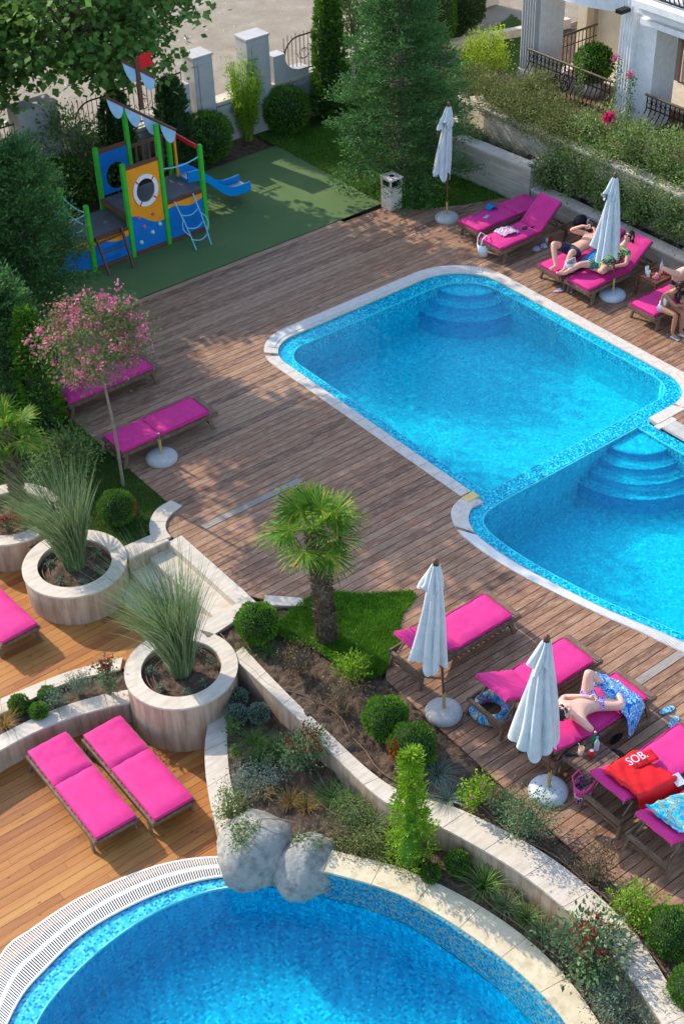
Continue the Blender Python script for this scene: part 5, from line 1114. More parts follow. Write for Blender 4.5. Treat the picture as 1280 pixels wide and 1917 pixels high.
def small(name, label, cat, mb, mat, loc, group=None):
    o = mb.build(name, mat); o.location = loc; return tag(o, label, cat, group)
small('phone', 'small grey phone lying on the flat pink lounger by the lawn', 'phone', MB().box((0, 0, .006), (.16, .08, .012), (0, 0, .3), .004), 'grey_paint', (19.76, 20.72, .405))
small('phone', 'black phone lying on the seat of the raised lounger', 'phone', MB().box((0, 0, .006), (.15, .08, .012), (0, 0, .4), .004), 'black_cloth', (20.02, 19.80, .405))
small('sunglasses', 'dark sunglasses lying beside the phone on the raised lounger', 'sunglasses', MB().lathe([(0, 0), (.03, 0), (.03, .02), (0, .02)], (0, 0, 0), 10).lathe([(0, 0), (.03, 0), (.03, .02), (0, .02)], (.08, 0, 0), 10).bar((0, 0, .015), (.08, 0, .015), .01, .008).bar((-.03, 0, .01), (-.04, .12, .01), .006, .006).bar((.11, 0, .01), (.12, .12, .01), .006, .006), 'black_cloth', (20.16, 19.72, .405))
# carry basket
t = T('carry_basket', 'white folding carry basket with wire handles at the foot of a lounger', 'basket', (19.06, 20.05, 0))
MB().lathe([(.0, .0), (.10, .0), (.14, .28), (.13, .28), (.09, .02), (0, .02)], n=18).build('basket_body', 'white_cloth', t)
for q in (-1, 1): MB().tube([(-.12, q*.05, .27), (-.1, q*.07, .42), (0, q*.09, .5), (.1, q*.07, .42), (.12, q*.05, .27)], .011, 6).build('handle', 'white_paint', t)
# open tote on the lounger between the couple
t = T('tote_bag', 'grey mesh bag with white frame standing by the man\'s foot', 'bag', (19.42, 17.86, .42)); MB().lathe([(0, 0), (.09, 0), (.12, .2), (.11, .2), (.08, .01), (0, .01)], n=16).build('bag_body', 'pale_grey_plastic', t)
MB().tube([(-.12, 0, .2), (-.11, 0, .26), (.11, 0, .26), (.12, 0, .2)], .01, 6).build('handle', 'white_paint', t)
def flop(label, x, y, rz, mat, g):
    t = T('flip_flop', label, 'flip-flop', (x, y, .002), rz, g); pr_ = [(.13*cos(a), (.048+.012*cos(a))*sin(a)) for a in np.linspace(0, 2*pi, 19)[:-1]]
    MB().prism(pr_, 0, .022).build('sole', mat, t); MB().tube([(-.01, -.045, .02), (.03, -.02, .055), (.08, 0, .03)], .008, 5).tube([(-.01, .045, .02), (.03, .02, .055), (.08, 0, .03)], .008, 5).build('strap', mat, t)
flop('blue patterned flip-flop, the farther one of the pair by the sunbather', 12.04, 8.60, R(-10), 'flop_blue', 'pair of blue flip-flops'); flop('blue patterned flip-flop, the nearer one of the pair by the sunbather', 11.94, 8.39, R(12), 'flop_blue', 'pair of blue flip-flops')
flop('pink and turquoise flip-flop lying flat beside the pool, left one of its pair', 19.18, 17.92, R(-20), 'flop_pink', 'pair of pink flip-flops'); flop('pink and turquoise flip-flop nearer the umbrella base, right one of its pair', 19.40, 17.80, R(60), 'flop_pink', 'pair of pink flip-flops')
flop('black flip-flop on the deck beside the lounger leg under the towel', 11.10, 8.68, R(10), 'black_cloth', None)
for i, (x, y, l) in enumerate(((10.84, 8.46, 'black hat lying on the deck right behind the drinks table'), (10.90, 8.24, 'second black hat lying nearer the red towel'))):
    small('sun_hat', l, 'hat', MB().lathe([(0, .10), (.07, .095), (.09, .03), (.15, .01), (.16, 0)], n=20), 'black_cloth', (x, y, .003))
small('beach_shoes', 'blue beach shoes under the drinks table', 'shoes', MB().lathe([(0, .07), (.05, .06), (.08, 0)], (0, 0, 0), 12).lathe([(0, .07), (.05, .06), (.08, 0)], (.14, -.06, 0), 12), 'blue_cloth', (10.5, 8.52, .003))
small('beach_shoes', 'blue and red shoes on the deck under the raised lounger', 'shoes', MB().lathe([(0, .06), (.07, .05), (.1, 0)], (0, 0, 0), 12).lathe([(0, .07), (.06, .06), (.09, 0)], (.2, -.02, 0), 12), 'flop_pink', (20.1, 19.50, .003))
# swim ring
sr_ = MB(); n, k = 28, 12; vs = [((.23+.085*cos(b_))*cos(a), (.23+.085*cos(b_))*sin(a), .085+.085*sin(b_)) for a in np.linspace(0, 2*pi, n+1)[:-1] for b_ in np.linspace(0, 2*pi, k+1)[:-1]]
sr_.add(vs, [(i*k+j, ((i+1) % n)*k+j, ((i+1) % n)*k+(j+1) % k, i*k+(j+1) % k) for i in range(n) for j in range(k)], True)
small('swim_ring', 'blue patterned inflatable swim ring under the raised lounger', 'swim ring', sr_, 'ring_blue', (10.12, 10.15, .003))
# pink beach bag
t = T('beach_bag', 'pink and white beach bag with navy trim next to the red towel lounger', 'bag', (9.98, 8.22, 0), R(10))
MB().lathe([(0, 0), (.13, .0), (.17, .26), (.16, .34), (.15, .34), (.15, .26), (.12, .03), (0, .03)], n=20, sy=.7).build('bag_body', 'bag_pink', t); MB().lathe([(.155, .27), (.175, .27), (.175, .34), (.155, .34)], n=20, sy=.7).build('bag_trim', 'pink_cloth', t)
for q in (-1, 1): MB().tube([(-.1, q*.1, .33), (-.08, q*.14, .43), (.08, q*.14, .43), (.1, q*.1, .33)], .012, 6).build('strap', 'pink_cloth', t)
# drinks on the weathered table (top .42)
def bottle(label, x, y, z, mat, h=.25, cap='white_paint'):
    t = T('bottle', label, 'bottle', (x, y, z)); MB().lathe([(0, 0), (.033, 0), (.035, .02), (.035, h*.55), (.014, h*.78), (.013, h*.93)], n=14).build('glass_body', mat, t); MB().lathe([(.016, h*.92), (.016, h), (0, h)], n=12).build('cap', cap, t)
bottle('green glass bottle on the slatted drinks table', 10.50, 8.56, .421, 'green_glass', .25, 'silver'); bottle('clear water bottle in front of the green bottle', 10.46, 8.48, .421, 'glassy', .24, 'blue_cloth')
t = T('soft_drink_can', 'red drink can in the middle of the slatted table', 'can', (10.32, 8.44, .421)); MB().lathe([(0, 0), (.03, .0), (.033, .01), (.033, .105), (.028, .115)], n=16).build('can_body', 'red_can', t); MB().lathe([(.028, .113), (0, .113)], n=16).build('can_lid', 'silver', t)
t = T('juice_glass', 'glass of orange juice with a straw on the slatted table', 'glass', (10.24, 8.55, .421)); MB().lathe([(0, 0), (.03, 0), (.038, .10), (0, .10)], n=16).build('juice', 'orange_juice', t); MB().lathe([(.031, 0), (.041, .13), (.0395, .13), (.03, .005)], n=16).build('glass', 'glassy', t); MB().tube([(0, 0, .05), (-.03, .03, .21)], .005, 5).build('straw', 'white_paint', t)
small('sunglasses_case', 'black sunglasses case on the left corner of the slatted table', 'case', MB().box((0, 0, .015), (.16, .05, .03), (0, 0, -.6), .01), 'black_cloth', (10.13, 8.62, .421))
for x, y, h_, l in ((20.42, 16.72, .17, 'tall empty glass on the far corner of the reddish table'), (20.36, 16.62, .14, 'short empty glass in front of the tall glass on the reddish table')):
    small('drinking_glass', l, 'glass', MB().lathe([(0, 0), (.028, 0), (.036, h_), (.033, h_), (.026, .01), (0, .01)], n=14), 'glassy', (x, y, .451))
bottle('water bottle with blue cap on the reddish table', 20.72, 16.60, .451, 'glassy', .26, 'blue_cloth'); 
t = T('soft_drink_can', 'red drink can on the reddish table beside the water bottle', 'can', (20.70, 16.46, .451)); MB().lathe([(0, 0), (.03, .0), (.033, .01), (.033, .105), (0, .115)], n=16).build('can_body', 'red_can', t)
small('snack_pile', 'small pile of snacks and packets on the reddish table', 'snacks', MB().lathe([(0, .05), (.05, .04), (.08, 0)], (0, 0, 0), 9).lathe([(0, .04), (.04, .03), (.06, 0)], (.1, .05, 0), 8), 'hold_pink', (20.46, 16.50, .451))
small('shoulder_bag', 'black bag on the dark side table', 'bag', MB().lathe([(0, 0), (.17, .0), (.19, .08), (.13, .16), (0, .18)], n=16, sy=.6), 'black_cloth', (20.98, 19.12, .451))
bottle('small clear bottle standing next to the black bag', 21.02, 18.92, .451, 'glassy', .22, 'blue_cloth')
for x, y, l, mt_ in ((20.52, 19.48, 'dark red can on the deck behind the raised lounger', 'red_can'), (20.42, 19.52, 'pale can beside the dark red can on the deck', 'pale_grey_plastic')):
    small('drink_can', l, 'can', MB().lathe([(0, 0), (.033, 0), (.033, .15), (0, .155)], n=12), mt_, (x, y, .003))
# ============================================================ PLANTS
def foliage_on(name, V, mat, t, core=None): return fast_mesh(name, V, 4, mat, t, False, None, False, core)
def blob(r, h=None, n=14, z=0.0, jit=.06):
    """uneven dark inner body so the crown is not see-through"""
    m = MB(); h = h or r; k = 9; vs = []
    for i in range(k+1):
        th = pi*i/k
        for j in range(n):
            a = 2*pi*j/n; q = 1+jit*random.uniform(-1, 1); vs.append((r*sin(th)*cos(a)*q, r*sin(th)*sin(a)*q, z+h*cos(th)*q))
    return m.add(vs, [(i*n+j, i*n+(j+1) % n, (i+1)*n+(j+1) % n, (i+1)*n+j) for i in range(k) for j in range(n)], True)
def box_ball(label, x, y, z, r, mat='leaf_box', n=5200, leaf=.035, group=None, sq=1.0, rust=0, name='boxwood_ball', cat='shrub', dens=1.0):
    t = T(name, label, cat, (x, y, z), 0, group); n = int(n*(r/.3)**1.6*dens); d = ball(n); lump = 1+.05*np.sin(7*d[:, 0]+3*d[:, 2])+.04*np.sin(11*d[:, 1]+5)
    C = d*r*(lump*rng.uniform(.90, 1.0, n))[:, None]*[1, 1, sq]+[0, 0, r*sq*.93]
    D = d+rng.normal(0, .45, (n, 3))+[0, 0, .35]
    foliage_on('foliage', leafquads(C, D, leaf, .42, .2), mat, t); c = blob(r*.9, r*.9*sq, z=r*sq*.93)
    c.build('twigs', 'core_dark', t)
    if rust:
        q = d[(d @ np.array(rust) > .82)]; q = q[:500]; foliage_on('dry_patch', leafquads(q*r*1.01*[1, 1, sq]+[0, 0, r*sq*.93], q+rng.normal(0, .4, q.shape), leaf, .5), 'leaf_rust', t)
    return t
def stems(t, pts, r=.008, mat='bark', name='stem'):
    m = MB()
    for a in pts: m.tube(a, [r*(1-.6*i/(len(a)-1)) for i in range(len(a))], 5)
    return m.build(name, mat, t)
def bush(label, x, y, z, r, h, mat, n=1500, leaf=.05, wd=.5, clumps=22, red=None, nred=120, flowers=None, nfl=0, name='leafy_shrub', cat='shrub', group=None, loose=.28, base=.12, bare=True):
    """open shrub: stems carrying leaf clumps"""
    t = T(name, label, cat, (x, y, z), 0, group); d = ball(clumps); rr = rng.uniform(.45, 1, clumps)[:, None]
    c = d*rr*[r, r, h*.5]+[0, 0, h*.5+base]; c[:, 2] = np.maximum(c[:, 2], base)
    if bare: stems(t, [[(random.uniform(-.04, .04), random.uniform(-.04, .04), -.02), (p[0]*.4, p[1]*.4, p[2]*.5), tuple(p)] for p in c], .009)
    k = rng.integers(0, clumps, n); C = c[k]+rng.normal(0, loose*r, (n, 3))*[1, 1, .8]; C[:, 2] = np.maximum(C[:, 2], .01)
    D = (C-[0, 0, h*.3])*[1, 1, .6]+rng.normal(0, .35, (n, 3)); foliage_on('foliage', leafquads(C, D, leaf, wd, .45), mat, t)
    if red:
        top = c[np.argsort(-c[:, 2])[:max(3, clumps//3)]]; k = rng.integers(0, len(top), nred); C = top[k]+rng.normal(0, .13*r, (nred, 3))+[0, 0, .10*r]
        foliage_on('young_leaves', leafquads(C, rng.normal(0, .5, (nred, 3))+[0, 0, .8], leaf*1.15, .4), red, t)
    if flowers:
        k = rng.integers(0, clumps, nfl); cc = c[k]*1.1; C = np.repeat(cc, 9, 0)+rng.normal(0, .018, (nfl*9, 3)); foliage_on('flowers', leafquads(C, rng.normal(0, 1, C.shape), .03, .8), flowers, t)
    return t
def grass_clump(label, x, y, z, n, L, mat, bend=.6, w=.008, spread=.45, wind=(0, 0, 0), name='ornamental_grass', group=None, rb=.06, parent=None, seg=4, cat='grass clump'):
    t = T(name, label, cat, (x, y, z), 0, group); a = rng.uniform(0, 2*pi, n); q = np.sqrt(rng.uniform(0, 1, n)); b_ = np.c_[np.cos(a)*q*rb, np.sin(a)*q*rb, np.zeros(n)]
    D = np.c_[np.cos(a)*q*spread, np.sin(a)*q*spread, np.ones(n)]+rng.normal(0, .07, (n, 3)); foliage_on('blades', blades(b_, D, L, w, bend, seg, wind), mat, t); return t
def sprays(P0, D, L, size, per=16, droop=.25, spread=.3):
    """feathery conifer sprays: leaflets along many twigs"""
    n = len(P0); D = nrm(D); side = nrm(np.cross(D, rng.normal(0, .4, (n, 3))+[0, 0, 1])); C = []; V = []
    for k in range(per):
        u = (k+.5)/per; s_ = rng.uniform(-1, 1, n)[:, None]; p = P0+D*(L*u)[:, None]+side*s_*(spread*L*(1-u*.8))[:, None]+np.array([0, 0, -1.])*(droop*L*u*u)[:, None]+rng.normal(0, .012, (n, 3))
        C.append(p); V.append(D+side*s_*.8+rng.normal(0, .22, (n, 3)))
    return leafquads(np.concatenate(C), np.concatenate(V), size, .34, .5)
def cone_conifer(label, x, y, H, R0, mat='leaf_thuja', n=900, leaf=.085, group=None, name='columnar_thuja', power=.75, z=0, bulge=.18, Ls=.22, up=.9, per=12, cat='tree', top=.02, core='core_dark'):
    """tight conifer: sprays held against a tapered body"""
    t = T(name, label, cat, (x, y, z), 0, group); u = rng.uniform(.02, 1, n)**.85
    prof = lambda q: R0*(np.minimum(1, (q+.06)/bulge)**.5)*(1-q)**power+top
    a = rng.uniform(0, 2*pi, n); rad = prof(u)*(1+.12*np.sin(3*a+9*u)+.1*np.sin(7*a-15*u)); P0 = np.c_[np.cos(a)*rad*.80, np.sin(a)*rad*.80, u*H]
    D = np.c_[np.cos(a), np.sin(a), np.full(n, up)]+rng.normal(0, .2, (n, 3)); L = Ls*(.5+.6*rng.uniform(0, 1, n))*(.45+.55*(1-u))
    foliage_on('foliage', sprays(P0, D, L, leaf, per, .1, .35), mat, t)
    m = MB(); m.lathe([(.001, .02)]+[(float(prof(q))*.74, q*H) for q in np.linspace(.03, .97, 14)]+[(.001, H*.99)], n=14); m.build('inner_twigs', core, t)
    MB().tube([(0, 0, -.05), (0, 0, H*.5)], [.05, .02], 7).build('trunk', 'bark', t); return t
def layered_conifer(label, x, y, H, R0, mat='leaf_conifer', nb=110, leaf=.10, z=0, seed=0, lean=(0, 0), Lk=1.0, per=9, tw=26, droop=.12, up=.28, name='spreading_conifer', zb=.15, pw=.8):
    """big conifer with separate feathery boughs"""
    t = T(name, label, 'tree', (x, y, z)); rg = np.random.default_rng(seed); P0 = []; D = []; L = []; bm_ = MB()
    for i in range(nb):
        u = (i+.5)/nb; hz = zb+(H-zb)*u**.95; a = i*2.399+rg.normal(0, .3); ln = (R0*(1-u)**pw+.12)*rg.uniform(.7, 1.15)*Lk; d = np.array([cos(a), sin(a), up*(.6+u)+rg.normal(0, .08)]); p0 = np.array([lean[0]*u, lean[1]*u, hz])
        bm_.tube([p0, p0+d*ln*.5+[0, 0, -droop*ln*.15], p0+d*ln*.9+[0, 0, -droop*ln*.6]], [.02*(1-u*.6), .012, .004], 5)
        m = int(tw*(.35+ln/R0)); v = rg.uniform(.12, 1, m)**.8; sd_ = np.array([-d[1], d[0], 0]); s_ = rg.uniform(-1, 1, m)
        q = p0+d*(ln*v)[:, None]+sd_*(s_*ln*.26*(1.15-v))[:, None]+np.array([0, 0, -1.])*(droop*ln*v*v)[:, None]+rg.normal(0, .03, (m, 3))
        P0.append(q); D.append(d+sd_*s_[:, None]*.9+rg.normal(0, .25, (m, 3))+[0, 0, .12]); L.append(.10+.16*rg.uniform(.3, 1, m)*(ln/R0+.35))
    foliage_on('foliage', sprays(np.concatenate(P0), np.concatenate(D), np.concatenate(L)*1.25, leaf, per, .15, .45), mat, t)
    MB().tube([(0, 0, -.05), (lean[0]*.5, lean[1]*.5, H*.5), (lean[0], lean[1], H)], [.11, .07, .01], 8).build('trunk', 'bark', t); bm_.build('limbs', 'bark', t); return t
def broad_tree(label, x, y, H, zc, R0, mat, n=9000, leaf=.14, trunk=.09, clumps=60, flat=.8, seed=0, lean=(0, 0), name='broadleaf_tree', wd=.8, loose=.3, bark='bark', off=(0, 0)):
    t = T(name, label, 'tree', (x, y, 0)); rg = np.random.default_rng(seed); d = ball(clumps); rr = rg.uniform(.35, 1, clumps)[:, None]**.6
    c = d*rr*[R0, R0, (H-zc)/1.0*.5*flat]+[off[0], off[1], zc+(H-zc)*.5]
    tp = np.array([off[0]*.6, off[1]*.6, zc+(H-zc)*.3]); MB().tube([(0, 0, -.05), (lean[0], lean[1], zc*.5), tp*[1, 1, .8], tp], [trunk, trunk*.8, trunk*.6, trunk*.4], 9).build('trunk', bark, t)
    st_ = MB()
    for p in c[::(4 if bark == 'bark_pale' else 1)]: q = tp*[1, 1, .75]; st_.tube([q, q*.45+p*.55+[0, 0, -.12], p], [trunk*.32, trunk*.16, .006], 5)
    st_.build('limbs', bark, t); k = rg.integers(0, clumps, n); C = c[k]+rg.normal(0, loose, (n, 3))*[1, 1, .55]
    D = rg.normal(0, .7, (n, 3))+(C-tp)*.3+[0, 0, -.25]; foliage_on('foliage', leafquads(C, D, leaf, wd, .7, .45), mat, t); return t, c
# --- fan palms
def palm(label, x, y, z, h, lean, R0, nf=16, seed=0, tr=.09, dirs=None):
    t = T('fan_palm', label, 'palm', (x, y, z)); rg = np.random.default_rng(seed); top = np.array([lean[0], lean[1], h])
    pts = [(lean[0]*u**1.5, lean[1]*u**1.5, h*u-.05) for u in np.linspace(0, 1, 12)]
    MB().tube(pts, [tr*(.88+.14*sin(2.4*i)+.3*(i == 0)) for i in range(12)], 14).build('trunk', 'bark_fibre', t)
    n = 2600; u = rg.uniform(0, 1, n); a = rg.uniform(0, 2*pi, n); C = np.c_[lean[0]*u**1.5+np.cos(a)*tr*.98, lean[1]*u**1.5+np.sin(a)*tr*.98, h*u]; D = np.c_[np.cos(a)*.5, np.sin(a)*.5, np.full(n, .8)]+rg.normal(0, .4, (n, 3))
    foliage_on('trunk_fibre', leafquads(C, D, .075, .3, .1), 'bark_fibre', t)
    for i in range(nf):
        a = i*2.399+rg.normal(0, .2); el = R(76-96*(i/nf)**.95); pl = R0*rg.uniform(.42, .55); d = np.array([cos(a)*cos(el), sin(a)*cos(el), sin(el)])
        b0 = top+[0, 0, -.04]; c = b0+d*pl+[0, 0, -.05]; sd_ = np.array([-sin(a), cos(a), 0.]); nm = np.cross(sd_, d)
        m = 30; fr_ = R0*rg.uniform(.50, .64); V = []
        for k in range(m):
            ph = -2.15+4.3*k/(m-1); w_ = .032; dr_ = d*cos(ph)+sd_*sin(ph); dr_ = dr_+nm*(-.10*abs(sin(ph))+.05*((k % 2)*2-1)*.6); dr_ /= np.linalg.norm(dr_); sdw = np.cross(dr_, nm); sdw /= np.linalg.norm(sdw)
            L = fr_*(.80+.25*cos(ph))*rg.uniform(.93, 1.05); p = [c+dr_*L*q+np.array([0, 0, -1.])*L*.30*q**2.4*rg.uniform(.6, 1.3) for q in (0, .45, .75, 1)]; ww = (.006, w_, w_*.7, .003)
            for q in range(3): V += [p[q]-sdw*ww[q]/2, p[q]+sdw*ww[q]/2, p[q+1]+sdw*ww[q+1]/2, p[q+1]-sdw*ww[q+1]/2]
        pe = MB().tube([b0, b0+(c-b0)*.5+[0, 0, .03], c], [.014, .010, .007], 5).build('leaf_stalk', 'blade_green', t)
        fast_mesh('fan_leaf', np.array(V), 4, 'palm_leaf', pe)
    return t
p0 = P(612, 1200, -.05); tp_ = P(600, 1000, 1.95)
palm('stout fan palm growing between the grass and the flower bed', p0.x, p0.y, -.06, 2.12, (-.06, .08), .84, 17, 3, .13)
palm('smaller fan palm rising from the round planter at the left edge', *P(44, 968, -.04)[:2], -.04, 1.75, (-.03, .05), .80, 14, 5, .10)
# --- tall grasses in planters
grass_clump('tall fountain grass bending left in the tall planter', PL3[0], PL3[1]+.02, -.08, 1000, 2.1, 'blade_pale', .36, .013, .09, (-.10, .08, .0), 'fountain_grass', None, .16, seg=7)
grass_clump('tall fountain grass bending left in the middle planter', PL2[0], PL2[1]+.02, 0, 1000, 1.95, 'blade_pale', .38, .013, .09, (-.12, .09, .0), 'fountain_grass', None, .16, seg=7)
grass_clump('loose low grass under the small palm', PL1[0]+.22, PL1[1]-.32, 0, 160, .6, 'blade_pale', .8, .008, .8, (-.05, .05, 0), 'fountain_grass', None, .1)
for c, q, nm in ((PL3, ((-.42, -.1), (-.16, -.42), (.12, -.42), (.42, -.1), (.38, .2), (-.35, .3)), 'tall'), (PL2, ((-.38, -.15), (-.1, -.42), (.25, -.36), (.42, .05), (.2, .38), (-.3, .3)), 'middle')):
    for i, (dx, dy) in enumerate(q):
        w_ = ('on the left side', 'at the front left', 'at the front', 'on the right side', 'at the back right', 'at the back left')[i]
        bush(f'tiny grey green sedum {w_} of the {nm} planter', c[0]+dx, c[1]+dy, -.1 if nm == 'tall' else -.02, .07, .08, 'leaf_lav', 170, .035, .5, 8, name='sedum', cat='small plant', group='sedums in the round planters', base=.02, bare=False)
bush('dark red leafed plant on the left side of the small palm', PL1[0]-.2, PL1[1]-.35, 0, .22, .18, 'leaf_bronze', 500, .05, .5, 14, red='leaf_red', nred=140, name='bronze_plant')
# --- clipped balls
def B(px, py, z, r, label, **k): q = P(px, py, z); return box_ball(label, q.x, q.y, z, r, **k)
B(222, 975, -.02, .30, 'clipped thuja ball with a browned side on the left lawn', mat='leaf_thuja', rust=(.75, -.45, -.2))
B(483, 1192, -.05, .32, 'bright clipped boxwood ball at the top of the flower bed', sq=.96)
B(722, 1372, -.05, .315, 'clipped boxwood ball left of the browned one beside the deck')
B(772, 1425, -.05, .325, 'clipped boxwood ball with orange dry patches behind the yellow cypress', mat='leaf_thuja', rust=(-.85, .1, .3))
B(1252, 1772, -.05, .31, 'clipped boxwood ball at the lower right edge, the farther one', mat='leaf_thuja')
B(1290, 1872, -.05, .26, 'clipped boxwood ball at the lower right edge, the nearer one', mat='leaf_thuja')
B(855, 1628, -.42, .155, 'small fluffy green ball under the winding wall', mat='leaf_thuja'); B(805, 1645, -.42, .12, 'small fluffy green ball next to the pool coping', mat='leaf_thuja')
B(75, 1342, -.52, .125, 'small green ball nearest the lower curb of the lavender bed', mat='leaf_box'); B(38, 1330, -.52, .14, 'small green ball beside the golden grass at the left edge', mat='leaf_thuja'); B(92, 1312, -.52, .13, 'small green ball beside the grey lavender', mat='leaf_thuja')
for px, py, r, w_ in ((446, 1316, .15, 'farthest of the three silver cushions beside the tall planter'), (443, 1348, .16, 'left front silver cushion of the three beside the tall planter'), (485, 1346, .16, 'right front silver cushion of the three beside the tall planter')):
    q = P(px, py, -.42); box_ball(w_, q.x, q.y, -.42, r, 'leaf_silver', 5600, .03, 'silver cushion plants', .8, name='silver_cushion_plant')
# --- shrubs in the palm bed
def S_(px, py, z, *a, **k): q = P(px, py, z); return bush(a[0], q.x, q.y, z, *a[1:], **k)
S_(563, 1262, -.05, 'airy bronze green shrub between the boxwood ball and palm', .26, .45, 'leaf_bronze', 900, .035, .4, 26)
S_(640, 1335, -.05, 'bare looking brownish shrub in the middle of the flower bed', .28, .50, 'leaf_bronze', 800, .035, .4, 26)
S_(655, 1275, -.05, 'bright lime green shrub at the tip of the lawn', .24, .32, 'leaf_lime', 1000, .05, .4, 18)
S_(890, 1508, -.05, 'lush green flowering shrub left of the rose bush', .22, .40, 'leaf_lime', 900, .05, .5, 18, flowers='flower_pink', nfl=8)
S_(985, 1565, -.05, 'grey green rose bush beside the umbrella base', .36, .62, 'leaf_photinia', 2400, .034, .55, 36, red='leaf_red', nred=60)
S_(935, 1525, -.05, 'small red tinged rose bush in front of the umbrella base', .18, .36, 'leaf_photinia', 600, .034, .5, 16, red='leaf_red', nred=30)
S_(1108, 1648, -.05, 'sparse bronze shrub at the edge of the deck', .28, .48, 'leaf_bronze', 900, .035, .45, 26)
S_(1185, 1722, -.05, 'bright green shrub at the corner of the deck', .27, .38, 'leaf_lime', 1300, .05, .4, 22)
S_(680, 1258, -.03, 'small lime plant on the lawn edge', .15, .16, 'leaf_lime', 350, .04, .4, 8, bare=False)
for px, py, L, l in ((470, 1215, .22, 'strappy pale grass in front of the boxwood ball'), (505, 1222, .22, 'second strappy grass in front of the boxwood ball')): q = P(px, py, -.05); grass_clump(l, q.x, q.y, -.05, 60, L, 'blade_green', 1.0, .01, .8)
for px, py, L, l in ((818, 1452, .32, 'silvery arching grass right of the browned ball'), (838, 1500, .30, 'silvery arching grass below the browned ball')): q = P(px, py, -.05); grass_clump(l, q.x, q.y, -.05, 150, L, 'leaf_silver', 1.0, .007, .8)
# --- lower bed
S_(568, 1435, -.42, 'photinia with glossy red young leaves leaning on the wall', .30, .55, 'leaf_photinia', 1500, .05, .5, 30, red='leaf_red', nred=170, name='photinia')
S_(1090, 1815, -.42, 'big photinia with dark red tips by the lower wall', .40, .70, 'leaf_photinia', 2000, .065, .5, 30, red='leaf_red', nred=170, name='photinia')
S_(205, 1300, -.5, 'young photinia with red leaves beside the tall planter', .17, .58, 'leaf_photinia', 560, .05, .45, 20, red='leaf_red', nred=120, name='photinia', loose=.4)
S_(110, 1322, -.52, 'grey lavender with flower stalks beside two green balls', .17, .2, 'leaf_lav', 900, .035, .3, 20, bare=False, name='lavender'); S_(150, 1300, -.52, 'grey lavender nearest the young photinia', .2, .22, 'leaf_lav', 1000, .035, .3, 22, bare=False, name='lavender')
for px, py, l in ((148, 1298, 'thin pale stalks above the grey lavender'),): q = P(px, py, -.5); grass_clump(l, q.x, q.y, -.5, 60, .42, 'leaf_lav', .2, .006, .5, name='lavender_stalks')
q = P(10, 1360, -.52); grass_clump('golden tinged grass at the left edge of the lavender bed', q.x, q.y, -.52, 160, .36, 'blade_straw', .5, .007, .5)
S_(478, 1465, -.42, 'grey leafed sage mat below the green grasses', .36, .12, 'leaf_silver', 2300, .032, .45, 40, bare=False, name='sage_mat', loose=.25, base=.03)
S_(430, 1528, -.45, 'green shrub with arching fronds behind the big boulder', .24, .26, 'leaf_bush', 1300, .035, .4, 24, red='leaf_red', nred=14)
for px, py, L, mt_, l in ((478, 1395, .30, 'blade_green', 'spiky green grass behind the sage mat, the farther one'), (487, 1425, .28, 'blade_green', 'spiky green grass behind the sage mat, the nearer one'), (520, 1410, .30, 'blade_green', 'upright grass between the sage and the photinia'),
    (618, 1498, .36, 'blade_green', 'tufted grass leaning on the wall below the photinia'), (690, 1555, .45, 'blade_pale', 'long bladed grass rising against the winding wall'), (655, 1510, .4, 'blade_pale', 'thin pale grass against the winding wall'), (660, 1530, .34, 'blade_green', 'green grass tuft between two pale ones by the wall'),
    (494, 1488, .22, 'blade_straw', 'golden sedge behind the boulders, leftmost'), (543, 1502, .25, 'blade_straw', 'orange golden sedge behind the boulders, middle'), (573, 1512, .22, 'blade_straw', 'golden sedge behind the boulders, rightmost'),
    (905, 1662, .42, 'blade_green', 'large striped strappy plant under the winding wall'), (945, 1700, .28, 'blade_pale', 'upper of three small pale grasses by the wall foot'), (985, 1722, .28, 'blade_green', 'middle one of three small grasses by the wall foot'), (1013, 1755, .28, 'blade_pale', 'lower of three small pale grasses by the wall foot')):
    q = P(px, py, -.42); grass_clump(l, q.x, q.y, -.42, 150 if mt_ != 'blade_straw' else 110, L, mt_, .75, .012 if px == 905 else .008, .6)
S_(660, 1560, -.42, 'creeping cream and green juniper spreading from the boulders', .42, .1, 'leaf_juniper', 2600, .035, .5, 50, bare=False, name='creeping_juniper', loose=.22, base=.03)
S_(745, 1600, -.42, 'end of the creeping juniper reaching the pool coping', .30, .08, 'leaf_juniper', 1500, .035, .5, 34, bare=False, name='creeping_juniper', loose=.22, base=.03)
S_(700, 1590, -.40, 'middle tuft of creeping juniper beside the smaller boulder', .26, .08, 'leaf_juniper', 1000, .035, .5, 30, bare=False, name='creeping_juniper', loose=.22, base=.03)
S_(432, 1375, -.42, 'low green plant with tiny blue flowers on the curb', .12, .1, 'leaf_bush', 260, .045, .5, 10, bare=False, name='low_plant', cat='small plant'); S_(445, 1420, -.42, 'small leafy green plant between curb and grasses', .11, .1, 'leaf_bush', 260, .045, .5, 10, bare=False, name='low_plant', cat='small plant')
S_(1150, 1895, -.42, 'grey green lavender at the bottom right', .34, .34, 'leaf_lav', 2600, .045, .3, 40, bare=False, name='lavender'); S_(1225, 1915, -.42, 'green rosemary at the bottom right corner below the wall', .26, .4, 'leaf_lav', 1300, .045, .25, 26, bare=False, name='rosemary')
q = P(768, 1612, -.42); cone_conifer('golden green young cypress in front of the winding wall', q.x, q.y, 2.12, .235, 'leaf_cypress', 520, .055, None, 'golden_cypress', 1.35, -.42, .10, .30, .8, 12, core='leaf_thuja')
